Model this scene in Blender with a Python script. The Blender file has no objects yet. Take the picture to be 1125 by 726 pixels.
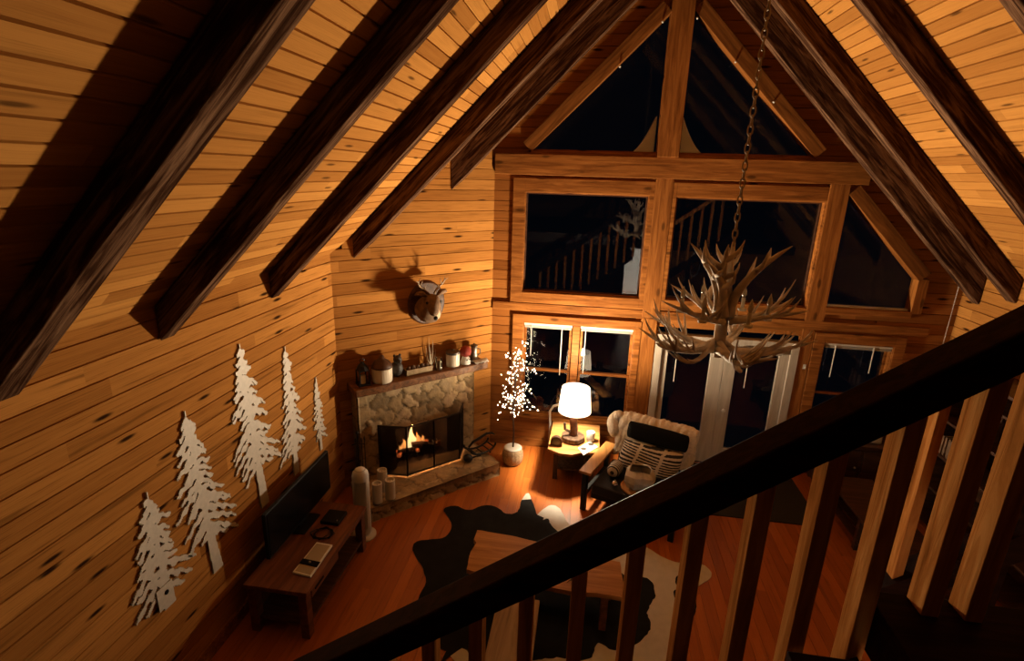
import bpy, bmesh, math, random
import numpy as np
from mathutils import Vector, Matrix
from mathutils.geometry import tessellate_polygon
random.seed(7)
SC = bpy.context.scene
COL = SC.collection
S2 = math.sqrt(2.0)

# ------------------------------------------------------------------ camera
YAW, PIT, ROL, FOC = [math.radians(v) for v in (7.938, 16.4707, 1.7451)] + [582.95]
CAM = np.array([-.944, -7.8, 4.27])
_f = np.array([-math.sin(YAW)*math.cos(PIT), math.cos(YAW)*math.cos(PIT), -math.sin(PIT)])
_r = np.cross(_f, [0, 0, 1]); _r /= np.linalg.norm(_r); _u = np.cross(_r, _f)
CR = _r*math.cos(ROL)+_u*math.sin(ROL); CU = -_r*math.sin(ROL)+_u*math.cos(ROL); CF = _f
cam_d = bpy.data.cameras.new('camera'); cam = bpy.data.objects.new('camera', cam_d); COL.objects.link(cam)
cam_d.sensor_width = 36; cam_d.lens = FOC/1125*36; cam_d.clip_start = .02
m = Matrix.Identity(4)
for i in range(3):
    m[i][0] = CR[i]; m[i][1] = CU[i]; m[i][2] = -CF[i]; m[i][3] = CAM[i]
cam.matrix_world = m
SC.camera = cam

def plane_pt(px, py, n, d):
    """where the sight line of a photo point meets a real plane n.p = d (used to measure positions in the room)"""
    q = CR*(px-562.5)/FOC - CU*(py-363)/FOC + CF
    n = np.array(n, float)
    return CAM + q*(d-n@CAM)/(n@q)
def at_z(px, py, z=0.): return plane_pt(px, py, (0, 0, 1), z)
def at_y(px, py, y=0.): return plane_pt(px, py, (0, 1, 0), y)
def dg(u, n, z):
    """fireplace wall coordinates: u along the wall from the window corner, n out into the room"""
    return (-2.35-u/S2+n/S2, -u/S2-n/S2, z)

# ------------------------------------------------------------------ mesh builder
class MB:
    def __init__(s): s.v = []; s.f = []; s.uv = {}; s.mi = []
    def face(s, pts, uvs=None, mi=0):
        b = len(s.v); s.v += [tuple(p) for p in pts]; s.f.append(tuple(range(b, b+len(pts)))); s.mi.append(mi)
        if uvs: s.uv[len(s.f)-1] = uvs
    def hexa(s, a, b, mi=0):
        """solid between two equal polygons a and b"""
        o = len(s.v); n = len(a); s.v += [tuple(p) for p in a]+[tuple(p) for p in b]
        s.f.append(tuple(o+i for i in reversed(range(n)))); s.f.append(tuple(o+n+i for i in range(n))); s.mi += [mi, mi]
        for i in range(n):
            j = (i+1) % n; s.f.append((o+i, o+j, o+n+j, o+n+i)); s.mi.append(mi)
    def box(s, x0, x1, y0, y1, z0, z1, mi=0, fn=None):
        a = [(x0, y0, z0), (x1, y0, z0), (x1, y1, z0), (x0, y1, z0)]; b = [(p[0], p[1], z1) for p in a]
        if fn: a = [fn(*p) for p in a]; b = [fn(*p) for p in b]
        s.hexa(a, b, mi)
    def prism(s, poly, fn, t0, t1, mi=0):
        """concave polygon poly (2D) mapped by fn(a, b, t) and given thickness t0..t1"""
        n = len(poly); o = len(s.v)
        s.v += [tuple(fn(a, b, t0)) for a, b in poly]+[tuple(fn(a, b, t1)) for a, b in poly]
        for t in tessellate_polygon([[Vector((a, b, 0)) for a, b in poly]]):
            s.f.append(tuple(o+i for i in t)); s.f.append(tuple(o+n+i for i in reversed(t))); s.mi += [mi, mi]
        for i in range(n):
            j = (i+1) % n; s.f.append((o+i, o+j, o+n+j, o+n+i)); s.mi.append(mi)
    def tube(s, pts, r, n=8, mi=0):
        pts = [Vector(p) for p in pts]
        if not isinstance(r, (list, tuple)): r = [r]*len(pts)
        o = len(s.v); ref = None
        for i, p in enumerate(pts):
            d = (pts[min(i+1, len(pts)-1)]-pts[max(i-1, 0)]).normalized()
            if ref is None: ref = d.orthogonal().normalized()
            ref = (ref-d*ref.dot(d))
            ref = ref.normalized() if ref.length > 1e-5 else d.orthogonal().normalized()
            c = d.cross(ref)
            for k in range(n):
                a = 2*math.pi*k/n; s.v.append(tuple(p+(ref*math.cos(a)+c*math.sin(a))*r[i]))
        for i in range(len(pts)-1):
            for k in range(n):
                l = (k+1) % n; s.f.append((o+i*n+k, o+i*n+l, o+(i+1)*n+l, o+(i+1)*n+k)); s.mi.append(mi)
        s.f.append(tuple(o+k for k in reversed(range(n)))); s.f.append(tuple(o+(len(pts)-1)*n+k for k in range(n))); s.mi += [mi, mi]
    def lathe(s, prof, c=(0, 0, 0), n=24, fn=None, mi=0, close=True):
        o = len(s.v); m_ = len(prof)
        for r, z in prof:
            for k in range(n):
                a = 2*math.pi*k/n; p = (c[0]+r*math.cos(a), c[1]+r*math.sin(a), c[2]+z)
                s.v.append(tuple(fn(p, a) if fn else p))
        for i in range(m_-1):
            for k in range(n):
                l = (k+1) % n; s.f.append((o+i*n+k, o+i*n+l, o+(i+1)*n+l, o+(i+1)*n+k)); s.mi.append(mi)
        if close:
            s.f.append(tuple(o+k for k in reversed(range(n)))); s.f.append(tuple(o+(m_-1)*n+k for k in range(n))); s.mi += [mi, mi]
    def ball(s, c, r, n=10, sc=(1, 1, 1), mi=0):
        h = max(5, n*2//3)
        prof = [(max(r*math.sin(math.pi*i/h), r*.02), -r*math.cos(math.pi*i/h)) for i in range(h+1)]
        s.lathe(prof, (0, 0, 0), n, lambda p, a: (c[0]+p[0]*sc[0], c[1]+p[1]*sc[1], c[2]+p[2]*sc[2]), mi)
    def build(s, name, mat, parent=None, smooth=False, bevel=0., fix=True):
        me = bpy.data.meshes.new(name); off = Vector((0, 0, 0)); p = parent
        while p is not None: off += p.location; p = p.parent
        me.from_pydata([tuple(Vector(q)-off) for q in s.v], [], s.f)
        for mm in (mat if isinstance(mat, (list, tuple)) else [mat]): me.materials.append(mm)
        me.polygons.foreach_set('material_index', s.mi)
        if s.uv:
            ul = me.uv_layers.new(name='uv')
            for fi, uvs in s.uv.items():
                for k, li in enumerate(me.polygons[fi].loop_indices): ul.data[li].uv = uvs[k]
        if fix and not s.uv:
            b = bmesh.new(); b.from_mesh(me); bmesh.ops.recalc_face_normals(b, faces=b.faces); b.to_mesh(me); b.free()
        if smooth: me.polygons.foreach_set('use_smooth', [True]*len(me.polygons))
        me.update()
        o = bpy.data.objects.new(name, me); COL.objects.link(o)
        if parent: o.parent = parent
        if bevel:
            bv = o.modifiers.new('bevel', 'BEVEL'); bv.width = bevel; bv.segments = 2; bv.limit_method = 'ANGLE'
        return o

def thing(name, label, cat, loc=(0, 0, 0), group=None):
    o = bpy.data.objects.new(name, None); COL.objects.link(o); o.location = loc; o.empty_display_size = .1
    return tag(o, label, cat, group)
def tag(o, label, cat, group=None, kind=None):
    o['label'] = label; o['category'] = cat
    if group: o['group'] = group
    if kind: o['kind'] = kind
    return o
def struct(o, label=None):
    o['kind'] = 'structure'
    if label: o['label'] = label
    return o

# ------------------------------------------------------------------ materials
def nt(name):
    mt = bpy.data.materials.new(name); mt.use_nodes = True; t = mt.node_tree
    return mt, t, t.nodes['Principled BSDF']
def N(t, kind, **kw):
    n = t.nodes.new(kind)
    for k, v in kw.items():
        if k.startswith('i_'): n.inputs[k[2:].replace('_', ' ')].default_value = v
        else: setattr(n, k, v)
    return n
def MATH(t, op, a, b=None, c=None):
    n = t.nodes.new('ShaderNodeMath'); n.operation = op
    for i, x in enumerate((a, b, c)):
        if x is None: continue
        if isinstance(x, (int, float)): n.inputs[i].default_value = x
        else: t.links.new(x, n.inputs[i])
    return n.outputs[0]
def RAMP(t, fac, stops):
    n = t.nodes.new('ShaderNodeValToRGB'); e = n.color_ramp.elements
    while len(e) < len(stops): e.new(.5)
    for el, (p, c) in zip(e, stops): el.position = p; el.color = (*c, 1) if len(c) == 3 else c
    t.links.new(fac, n.inputs[0]); return n.outputs[0]
def MIX(t, fac, a, b, mode='MIX'):
    n = t.nodes.new('ShaderNodeMix'); n.data_type = 'RGBA'; n.blend_type = mode
    for s_, x in ((n.inputs[0], fac), (n.inputs[6], a), (n.inputs[7], b)):
        if isinstance(x, (int, float)): s_.default_value = x
        elif isinstance(x, tuple): s_.default_value = (*x, 1)
        else: t.links.new(x, s_)
    return n.outputs[2]
def plain(name, col, rough=.5, metal=0., spec=.5, noise=0., scale=20., bump=0.):
    mt, t, p = nt(name); p.inputs['Base Color'].default_value = (*col, 1); p.inputs['Roughness'].default_value = rough
    p.inputs['Metallic'].default_value = metal; p.inputs['Specular IOR Level'].default_value = spec
    if noise or bump:
        tc = N(t, 'ShaderNodeTexCoord'); nz = N(t, 'ShaderNodeTexNoise', i_Scale=scale, i_Detail=4.)
        t.links.new(tc.outputs['Object'], nz.inputs['Vector'])
        if noise:
            c = RAMP(t, nz.outputs[0], [(.3, tuple(x*(1-noise) for x in col)), (.7, tuple(min(1, x*(1+noise)) for x in col))])
            t.links.new(c, p.inputs['Base Color'])
        if bump:
            b = N(t, 'ShaderNodeBump', i_Strength=bump, i_Distance=.01); t.links.new(nz.outputs[0], b.inputs['Height']); t.links.new(b.outputs[0], p.inputs['Normal'])
    return mt
def boards(name, c_lo, c_hi, c_knot, rough=.45, knots=1., bump=.25, spec=.35, streak=.35):
    """boarding: every board runs along u of the uv map; v counts the boards, u/50 the lengths"""
    mt, t, p = nt(name); L = t.links.new
    uv = N(t, 'ShaderNodeUVMap', uv_map='uv'); sp = N(t, 'ShaderNodeSeparateXYZ'); L(uv.outputs[0], sp.inputs[0])
    u, v = sp.outputs[0], sp.outputs[1]
    cid = N(t, 'ShaderNodeCombineXYZ'); L(MATH(t, 'FLOOR', MATH(t, 'DIVIDE', u, 50.)), cid.inputs[0]); L(MATH(t, 'FLOOR', v), cid.inputs[1])
    wn = N(t, 'ShaderNodeTexWhiteNoise', noise_dimensions='2D'); L(cid.outputs[0], wn.inputs['Vector'])
    g = N(t, 'ShaderNodeCombineXYZ'); L(MATH(t, 'MULTIPLY', u, 1.3), g.inputs[0]); L(MATH(t, 'MULTIPLY', v, 5.), g.inputs[1])
    nz = N(t, 'ShaderNodeTexNoise', i_Scale=1., i_Detail=5., i_Distortion=.6); L(g.outputs[0], nz.inputs['Vector'])
    g2 = N(t, 'ShaderNodeCombineXYZ'); L(MATH(t, 'MULTIPLY', u, 3.), g2.inputs[0]); L(MATH(t, 'MULTIPLY', v, 26.), g2.inputs[1])
    n2 = N(t, 'ShaderNodeTexNoise', i_Scale=1., i_Detail=3.); L(g2.outputs[0], n2.inputs['Vector'])
    k = N(t, 'ShaderNodeCombineXYZ'); L(MATH(t, 'MULTIPLY', u, 1.15), k.inputs[0]); L(MATH(t, 'MULTIPLY', v, .8), k.inputs[1])
    vo = N(t, 'ShaderNodeTexVoronoi', voronoi_dimensions='2D', i_Scale=1.); L(k.outputs[0], vo.inputs['Vector'])
    wob = MATH(t, 'ADD', vo.outputs['Distance'], MATH(t, 'MULTIPLY', MATH(t, 'SUBTRACT', n2.outputs[0], .5), .05))
    kn = N(t, 'ShaderNodeMapRange', interpolation_type='SMOOTHSTEP'); L(wob, kn.inputs[0])
    kn.inputs[1].default_value = .035; kn.inputs[2].default_value = .12; kn.inputs[3].default_value = knots; kn.inputs[4].default_value = 0.
    sel = MATH(t, 'GREATER_THAN', N(t, 'ShaderNodeSeparateColor').outputs[0], .6)
    L(vo.outputs['Color'], t.nodes[-1].inputs[0]) if False else None
    sc_ = [n for n in t.nodes if n.bl_idname == 'ShaderNodeSeparateColor'][0]; L(vo.outputs['Color'], sc_.inputs[0])
    kf = MATH(t, 'MULTIPLY', kn.outputs[0], sel)
    tone = MATH(t, 'ADD', MATH(t, 'MULTIPLY', wn.outputs[0], .7), MATH(t, 'MULTIPLY', nz.outputs[0], .5))
    c = MIX(t, tone, c_lo, c_hi)
    st = N(t, 'ShaderNodeMapRange', interpolation_type='SMOOTHSTEP'); L(n2.outputs[0], st.inputs[0]); st.inputs[1].default_value = .5; st.inputs[2].default_value = .72; st.inputs[3].default_value = 0.; st.inputs[4].default_value = streak
    c = MIX(t, st.outputs[0], c, tuple(x*.30 for x in c_lo))
    g3 = N(t, 'ShaderNodeCombineXYZ'); L(MATH(t, 'MULTIPLY', u, .9), g3.inputs[0]); L(MATH(t, 'MULTIPLY', v, 2.2), g3.inputs[1])
    n3 = N(t, 'ShaderNodeTexNoise', i_Scale=1., i_Detail=3.); L(g3.outputs[0], n3.inputs['Vector'])
    sm = N(t, 'ShaderNodeMapRange', interpolation_type='SMOOTHSTEP'); L(n3.outputs[0], sm.inputs[0]); sm.inputs[1].default_value = .56; sm.inputs[2].default_value = .74; sm.inputs[3].default_value = 0.; sm.inputs[4].default_value = streak*1.2
    c = MIX(t, sm.outputs[0], c, tuple(x*.28 for x in c_lo))
    c = MIX(t, kf, c, c_knot)
    L(c, p.inputs['Base Color']); p.inputs['Roughness'].default_value = rough; p.inputs['Specular IOR Level'].default_value = spec
    if bump:
        b = N(t, 'ShaderNodeBump', i_Strength=bump, i_Distance=.004); L(n2.outputs[0], b.inputs['Height']); L(b.outputs[0], p.inputs['Normal'])
    return mt
def wood(name, c_lo, c_hi, axis=0, rough=.5, fine=1., spec=.35, bump=.3, dark=.5, knots=0.):
    mt, t, p = nt(name); L = t.links.new
    tc = N(t, 'ShaderNodeTexCoord'); mp = N(t, 'ShaderNodeMapping'); L(tc.outputs['Object'], mp.inputs[0])
    sc = [18*fine]*3
    if axis == 'rl' or axis == 'rr':
        rt = N(t, 'ShaderNodeMapping'); rt.inputs['Rotation'].default_value = (0, math.radians(45 if axis == 'rl' else -45), 0)
        L(tc.outputs['Object'], rt.inputs[0]); L(rt.outputs[0], mp.inputs[0]); sc[0] = 1.4*fine
    else: sc[axis] = 1.4*fine
    mp.inputs['Scale'].default_value = sc
    nz = N(t, 'ShaderNodeTexNoise', i_Scale=1., i_Detail=6., i_Roughness=.62, i_Distortion=.8); L(mp.outputs[0], nz.inputs['Vector'])
    c = RAMP(t, nz.outputs[0], [(.28, tuple(x*dark for x in c_lo)), (.45, c_lo), (.7, c_hi)])
    if knots:
        m2 = N(t, 'ShaderNodeMapping'); L(tc.outputs['Object'], m2.inputs[0]); s2 = [6.]*3; s2[axis if isinstance(axis, int) else 0] = 2.2; m2.inputs['Scale'].default_value = s2
        vo = N(t, 'ShaderNodeTexVoronoi', i_Scale=1.); L(m2.outputs[0], vo.inputs['Vector'])
        kf = N(t, 'ShaderNodeMapRange', interpolation_type='SMOOTHSTEP'); L(vo.outputs['Distance'], kf.inputs[0])
        kf.inputs[1].default_value = .08; kf.inputs[2].default_value = .2; kf.inputs[3].default_value = knots; kf.inputs[4].default_value = 0.
        c = MIX(t, kf.outputs[0], c, tuple(x*.15 for x in c_lo))
    L(c, p.inputs['Base Color']); p.inputs['Roughness'].default_value = rough; p.inputs['Specular IOR Level'].default_value = spec
    if bump:
        b = N(t, 'ShaderNodeBump', i_Strength=bump, i_Distance=.01); L(nz.outputs[0], b.inputs['Height']); L(b.outputs[0], p.inputs['Normal'])
    return mt
def emit(name, col, strength):
    mt, t, p = nt(name); p.inputs['Base Color'].default_value = (*col, 1)
    p.inputs['Emission Color'].default_value = (*col, 1); p.inputs['Emission Strength'].default_value = strength; return mt
def glass(name, tint=(1, 1, 1), boost=1.6):
    mt = bpy.data.materials.new(name); mt.use_nodes = True; t = mt.node_tree; t.nodes.clear(); L = t.links.new
    o = N(t, 'ShaderNodeOutputMaterial'); mx = N(t, 'ShaderNodeMixShader'); tr = N(t, 'ShaderNodeBsdfTransparent'); gl = N(t, 'ShaderNodeBsdfGlossy')
    tr.inputs[0].default_value = (*tint, 1); gl.inputs['Roughness'].default_value = 0.; gl.inputs[0].default_value = (1, 1, 1, 1)
    fr = N(t, 'ShaderNodeFresnel', i_IOR=1.5); L(MATH(t, 'MULTIPLY', fr.outputs[0], boost), mx.inputs[0]); L(tr.outputs[0], mx.inputs[1]); L(gl.outputs[0], mx.inputs[2]); L(mx.outputs[0], o.inputs[0])
    return mt

PINE = boards('pine_boarding', (.24, .085, .018), (.52, .225, .055), (.03, .012, .005), spec=0., streak=.5)
PINE_DIM = boards('pine_ceiling_boarding', (.26, .095, .021), (.53, .236, .058), (.035, .014, .006), knots=.75, spec=0., streak=.2)
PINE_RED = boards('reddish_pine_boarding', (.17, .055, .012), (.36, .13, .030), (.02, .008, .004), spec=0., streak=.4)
FLOOR = boards('floor_boarding', (.30, .075, .012), (.52, .15, .026), (.10, .028, .008), rough=.32, knots=.35, bump=.08, spec=.5)
TRIMX = wood('pine_trim_along_x', (.22, .073, .015), (.40, .15, .034), 0, knots=.7, spec=.08)
TRIMZ = wood('pine_trim_upright', (.22, .073, .015), (.40, .15, .034), 2, knots=.7, spec=.08)
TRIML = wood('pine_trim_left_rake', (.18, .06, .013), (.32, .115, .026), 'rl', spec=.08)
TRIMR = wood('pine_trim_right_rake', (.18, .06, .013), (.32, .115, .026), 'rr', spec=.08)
RAFL = wood('dark_rafter_left', (.045, .019, .010), (.22, .115, .062), 'rl', rough=.7, spec=0., fine=1.3, bump=.8, dark=.25)
RAFR = wood('dark_rafter_right', (.045, .019, .010), (.22, .115, .062), 'rr', rough=.7, spec=0., fine=1.3, bump=.8, dark=.25)
RAIL = wood('dark_stair_wood', (.016, .005, .003), (.034, .011, .006), 0, rough=.55, spec=.05)
BALU = wood('baluster_wood', (.46, .17, .042), (.72, .33, .10), 2, rough=.6, spec=0.)
DARKW = wood('dark_walnut', (.05, .02, .01), (.11, .045, .02), 0, rough=.45)
BENCHW = wood('red_brown_wood', (.13, .042, .016), (.24, .085, .032), 1, rough=.4)
TABLEX = wood('honey_slab_wood', (.38, .17, .05), (.60, .31, .11), 0, rough=.4, fine=.7, knots=.5)
ARMW = wood('oak_arm_wood', (.42, .19, .05), (.58, .28, .085), 1, rough=.4)
PLANKW = wood('pale_plank_wood', (.30, .20, .10), (.48, .34, .19), 1, rough=.55, fine=.7)
BARKW = wood('bark_wood', (.09, .05, .03), (.2, .12, .07), 2, rough=.8, bump=1.)
DOORW = wood('white_washed_door_wood', (.46, .39, .31), (.58, .50, .41), 2, rough=.5, fine=.6, dark=.8)
METALB = plain('black_iron', (.012, .011, .011), .4, .6)
BLACKP = plain('black_plastic', (.006, .006, .006), .5, spec=.15)
SCREENB = plain('black_screen', (.003, .003, .003), .25, spec=.12)
WHITEP = plain('white_plastic', (.62, .58, .53), .35)
WAX = plain('white_wax', (.72, .66, .57), .5)
ARTW = plain('white_painted_sheet', (.60, .53, .45), .55, noise=.08, scale=30)
CREAM = plain('cream_enamel', (.70, .60, .46), .35)
RED = plain('red_knit', (.30, .035, .02), .8, bump=.5, scale=60)
PAPER = plain('white_card', (.75, .71, .64), .6)
BLACKC = plain('black_fabric', (.006, .006, .006), .9, spec=.1, bump=.4, scale=80)
SEATC = plain('charcoal_leather', (.012, .011, .012), .5, spec=.2, bump=.2, scale=40)
FUR = plain('cream_sheepskin', (.68, .58, .46), .95, noise=.15, scale=35, bump=1.)
IVORY = plain('antler_bone', (.68, .54, .41), .65, spec=.04, noise=.35, scale=9, bump=.3)
IVORYD = plain('small_antler', (.22, .13, .06), .5, noise=.3, scale=20)
HIDE_B = plain('black_cowhide', (.006, .006, .006), .8, spec=.15, noise=.5, scale=7)
HIDE_W = plain('white_cowhide', (.60, .57, .53), .8, noise=.06, scale=12)
DEERF = plain('deer_fur', (.16, .085, .04), .85, noise=.35, scale=14, bump=.5)
DEERW = plain('pale_throat_fur', (.42, .30, .19), .85, noise=.2, scale=14)
CHAIN = plain('chain_brass', (.34, .25, .16), .5, .3)
IRON = plain('dark_pewter', (.10, .085, .075), .45, .7)
SILVER = plain('brushed_pewter', (.42, .38, .33), .4, .6)
GREEN = plain('dried_greenery', (.10, .13, .06), .7)
SNOW = plain('packed_snow', (.8, .78, .76), .8, bump=.4, scale=8)
FIREB = plain('sooty_firebrick', (.05, .028, .018), .9, noise=.5, scale=8, bump=.8)
LOGM = plain('charred_log', (.06, .03, .018), .9, noise=.6, scale=18, bump=1.)
EMBER = emit('ember', (1., .22, .05), 2.5)
FLAME = emit('flame', (1., .42, .10), 9.)
FLAMEH = emit('flame_core', (1., .70, .30), 18.)
BULB = emit('fairy_bulb', (1., .80, .52), 11.)
BULBOFF = plain('unlit_bulb', (.55, .47, .36), .2)
GLASS = glass('window_glass', boost=.7); GLASS_TOP = glass('gable_glass', boost=.25)
JAR = glass('jar_glass', (.95, .93, .88), 2.2)
BLINDM = plain('blind_white', (.62, .56, .48), .45)
MIRROR = plain('mirror_glass', (.85, .85, .85), .03, 1.)
WICKER = plain('woven_wicker', (.40, .28, .16), .8, noise=.35, scale=40, bump=.8)

# stone with a colour for each stone stored in the mesh
def stone_mat():
    mt, t, p = nt('field_stone'); L = t.links.new
    a = N(t, 'ShaderNodeAttribute', attribute_name='tone'); tc = N(t, 'ShaderNodeTexCoord'); nz = N(t, 'ShaderNodeTexNoise', i_Scale=11., i_Detail=6.); L(tc.outputs['Object'], nz.inputs['Vector'])
    c = RAMP(t, a.outputs['Fac'], [(0., (.10, .075, .05)), (.12, (.26, .18, .09)), (.5, (.42, .30, .16)), (1., (.58, .45, .27))])
    c = MIX(t, .45, c, RAMP(t, nz.outputs[0], [(.3, (.05, .035, .02)), (.7, (.55, .43, .28))]), 'OVERLAY')
    L(c, p.inputs['Base Color']); p.inputs['Roughness'].default_value = .85
    b = N(t, 'ShaderNodeBump', i_Strength=.7, i_Distance=.02); L(nz.outputs[0], b.inputs['Height']); L(b.outputs[0], p.inputs['Normal'])
    return mt
STONE = stone_mat()

# ------------------------------------------------------------------ boarding as real V-jointed boards
def siding(name, fn, ulo, uhi, v0, v1, w, mat, clip=None, holes=(), gap=.0055, thick=.03, seg=(2.2, 4.2), seed=1):
    """boards along u; fn(u, v, d) -> world point, d into the room; holes: functions v -> (u0, u1) or None; clip: v -> (u0, u1)"""
    rnd = random.Random(seed); b = MB(); k = 0; v = v0
    while v < v1-1e-4:
        va, vb = v, min(v+w, v1); vm = (va+vb)/2
        lo, hi = (ulo, uhi) if clip is None else clip(vm)
        if hi > lo:
            cuts = []; u = lo-rnd.random()*2
            while u < hi:
                e = u+rnd.uniform(*seg); cuts.append((max(u, lo), min(e, hi))); u = e
            spans = []
            for a_, e_ in cuts:
                if e_ <= lo: continue
                parts = [(a_, e_)]
                for h in holes:
                    r = h(vm)
                    if not r: continue
                    np_ = []
                    for p0, p1 in parts:
                        if r[0] > p0: np_.append((p0, min(p1, r[0])))
                        if r[1] < p1: np_.append((max(p0, r[1]), p1))
                    parts = [q for q in np_ if q[1]-q[0] > .003]
                spans += parts
            for a_, e_ in spans:
                so = 50*rnd.randint(1, 60)
                prof = [(va, -thick), (va, -.014), (va+gap, 0), (vb-gap, 0), (vb, -.014), (vb, -thick)]
                for i in range(6):
                    q0, q1 = prof[i], prof[(i+1) % 6]
                    f0, f1 = [k+.02+.96*(q[0]-va)/w for q in (q0, q1)]
                    b.face([fn(a_, *q0), fn(e_, *q0), fn(e_, *q1), fn(a_, *q1)], [(so+a_+20, f0), (so+e_+20, f0), (so+e_+20, f1), (so+a_+20, f1)])
                for uu in (a_, e_):
                    b.face([fn(uu, *q) for q in prof], [(so+uu+20, k+.5)]*6)
        v += w; k += 1
    return struct(b.build(name, mat))

XW, RZ = 4.067, 7.33
siding('floor', lambda u, v, d: (v, u, d), -12.0, .0, -4.3, 4.3, .12, FLOOR, gap=.0015, seg=(1.2, 2.6), seed=3)
siding('wall_left', lambda u, v, d: (-XW+d, u, v), -12.0, -1.70, 0, 3.30, .144, PINE, seed=11)
siding('wall_fireplace', lambda u, v, d: dg(u, d, v), 0, 2.44, 0, 5.2, .144, PINE, clip=lambda v: (0, min(2.44, (4.99-v)*S2)),
       holes=[lambda v: (.85, 1.85) if .22 < v < .98 else None], seed=12)
siding('wall_right', lambda u, v, d: (XW-d, u, v), -12.0, 0, 0, 3.30, .144, PINE, seed=13)
siding('ceiling_left', lambda u, v, d: (-v/S2+d/S2, u, RZ-v/S2-d/S2), -7.06, 0.1, 0, 5.80, .118, PINE_DIM, gap=.008, seed=14)
siding('ceiling_right', lambda u, v, d: (v/S2-d/S2, u, RZ-v/S2-d/S2), -7.06, 0.1, 0, 5.80, .118, PINE_DIM, gap=.008, seed=15)

# window wall: openings as (x0, x1, z0, z1) plus three raked ones
RECT = [(-1.86, -.18, .55, 2.10), (-1.90, -.16, 2.57, 4.03), (.20, 2.13, 2.58, 4.03), (.16, 2.13, .0, 2.06), (2.46, 3.38, .95, 2.10)]
def rect_hole(r): return lambda v: (r[0], r[1]) if r[2]-.04 < v < r[3]+.04 else None
RAKE_L, RAKE_R, RAKE_T = 6.40, 6.46, 6.52
holes = [rect_hole(r) for r in RECT]
holes += [lambda v: (v-RAKE_L-.11, -.13) if 4.57 < v < RAKE_L-.02 else None, lambda v: (.17, RAKE_R+.11-v) if 4.57 < v < RAKE_R-.06 else None,
          lambda v: (2.38, min(3.50, RAKE_T+.11-v)) if 2.57 < v < RAKE_T-2.29 else None]
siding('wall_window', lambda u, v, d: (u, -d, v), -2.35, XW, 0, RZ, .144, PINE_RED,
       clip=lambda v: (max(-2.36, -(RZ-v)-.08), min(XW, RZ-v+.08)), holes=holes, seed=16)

def trim_box(n, x0, x1, z0, z1, mat, y0=-.05, y1=.0):
    b = MB(); b.box(x0, x1, y0, y1, z0, z1); return struct(b.build('trim_%d' % n, mat, bevel=.006))
trim_box(1, -2.34, 2.6, 4.26, 4.54, TRIMX, -.06, .0)
trim_box(2, -.12, .165, 4.54, 7.20, TRIMZ, -.08, .06)
trim_box(3, -.10, .145, 2.30, 4.26, TRIMZ, -.045, .06)
trim_box(4, -2.34, XW-.3, 2.275, 2.40, TRIMX, -.035, .0)
trim_box(5, -.10, .13, .12, 2.275, TRIMZ, -.03, .0)
trim_box(6, 2.15, 2.31, .12, 2.275, TRIMZ, -.03, .0)
trim_box(7, 2.14, 2.39, 2.40, 4.26, TRIMZ, -.045, .06)
# baseboards
b = MB(); b.box(-2.33, .12, -.02, 0, 0, .13); struct(b.build('baseboard_window', TRIMX, bevel=.004))
b = MB(); b.box(2.17, XW-.02, -.02, 0, 0, .13); struct(b.build('baseboard_right_of_door', TRIMX, bevel=.004))
b = MB(); b.box(-XW, -XW+.02, -11.9, -2.2, 0, .13); struct(b.build('baseboard_left', TRIMX, bevel=.004))
b = MB(); b.box(0.02, .44, 0, .02, 0, .13, fn=lambda u, n, z: dg(u, n, z)); struct(b.build('baseboard_fireplace', TRIMX, bevel=.004))

def casing(b, x0, x1, z0, z1, w, y=-.04):
    """four casing boards around an opening"""
    wl, wr, wb, wt = w
    b.box(x0-wl, x0, y, 0, z0-wb, z1+wt); b.box(x1, x1+wr, y, 0, z0-wb, z1+wt)
    b.box(x0, x1, y, 0, z1, z1+wt); b.box(x0, x1, y, 0, z0-wb, z0)
def reveal(b, x0, x1, z0, z1, y0=-.03, y1=.13, t=.03):
    b.box(x0-t, x0+.012, y0, y1, z0, z1); b.box(x1-.012, x1+t, y0, y1, z0, z1); b.box(x0, x1, y0, y1, z1-.012, z1+t); b.box(x0, x1, y0, y1, z0-t, z0+.012)
def pane(name, x0, x1, z0, z1, parent, y=.09):
    b = MB(); b.box(x0, x1, y, y+.006, z0, z1); return b.build(name, GLASS, parent)
def sash(b, x0, x1, z0, z1, w=.035, y0=.06, y1=.115):
    b.box(x0, x0+w, y0, y1, z0, z1); b.box(x1-w, x1, y0, y1, z0, z1); b.box(x0+w, x1-w, y0, y1, z1-w, z1); b.box(x0+w, x1-w, y0, y1, z0, z0+w)

# upper windows
for n, (x0, x1, z0, z1), w in ((1, RECT[1], (.17, .06, .16, .19)), (2, RECT[2], (.055, .02, .16, .19))):
    b = MB(); casing(b, x0, x1, z0, z1, w); reveal(b, x0, x1, z0, z1); win = struct(b.build('window_%d' % n, TRIMX, bevel=.004))
    b = MB(); sash(b, x0+.012, x1-.012, z0+.012, z1-.012, .02); b.build('window_sash', DARKW, win)
    pane('window_pane', x0+.01, x1-.01, z0+.01, z1-.01, win)
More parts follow.
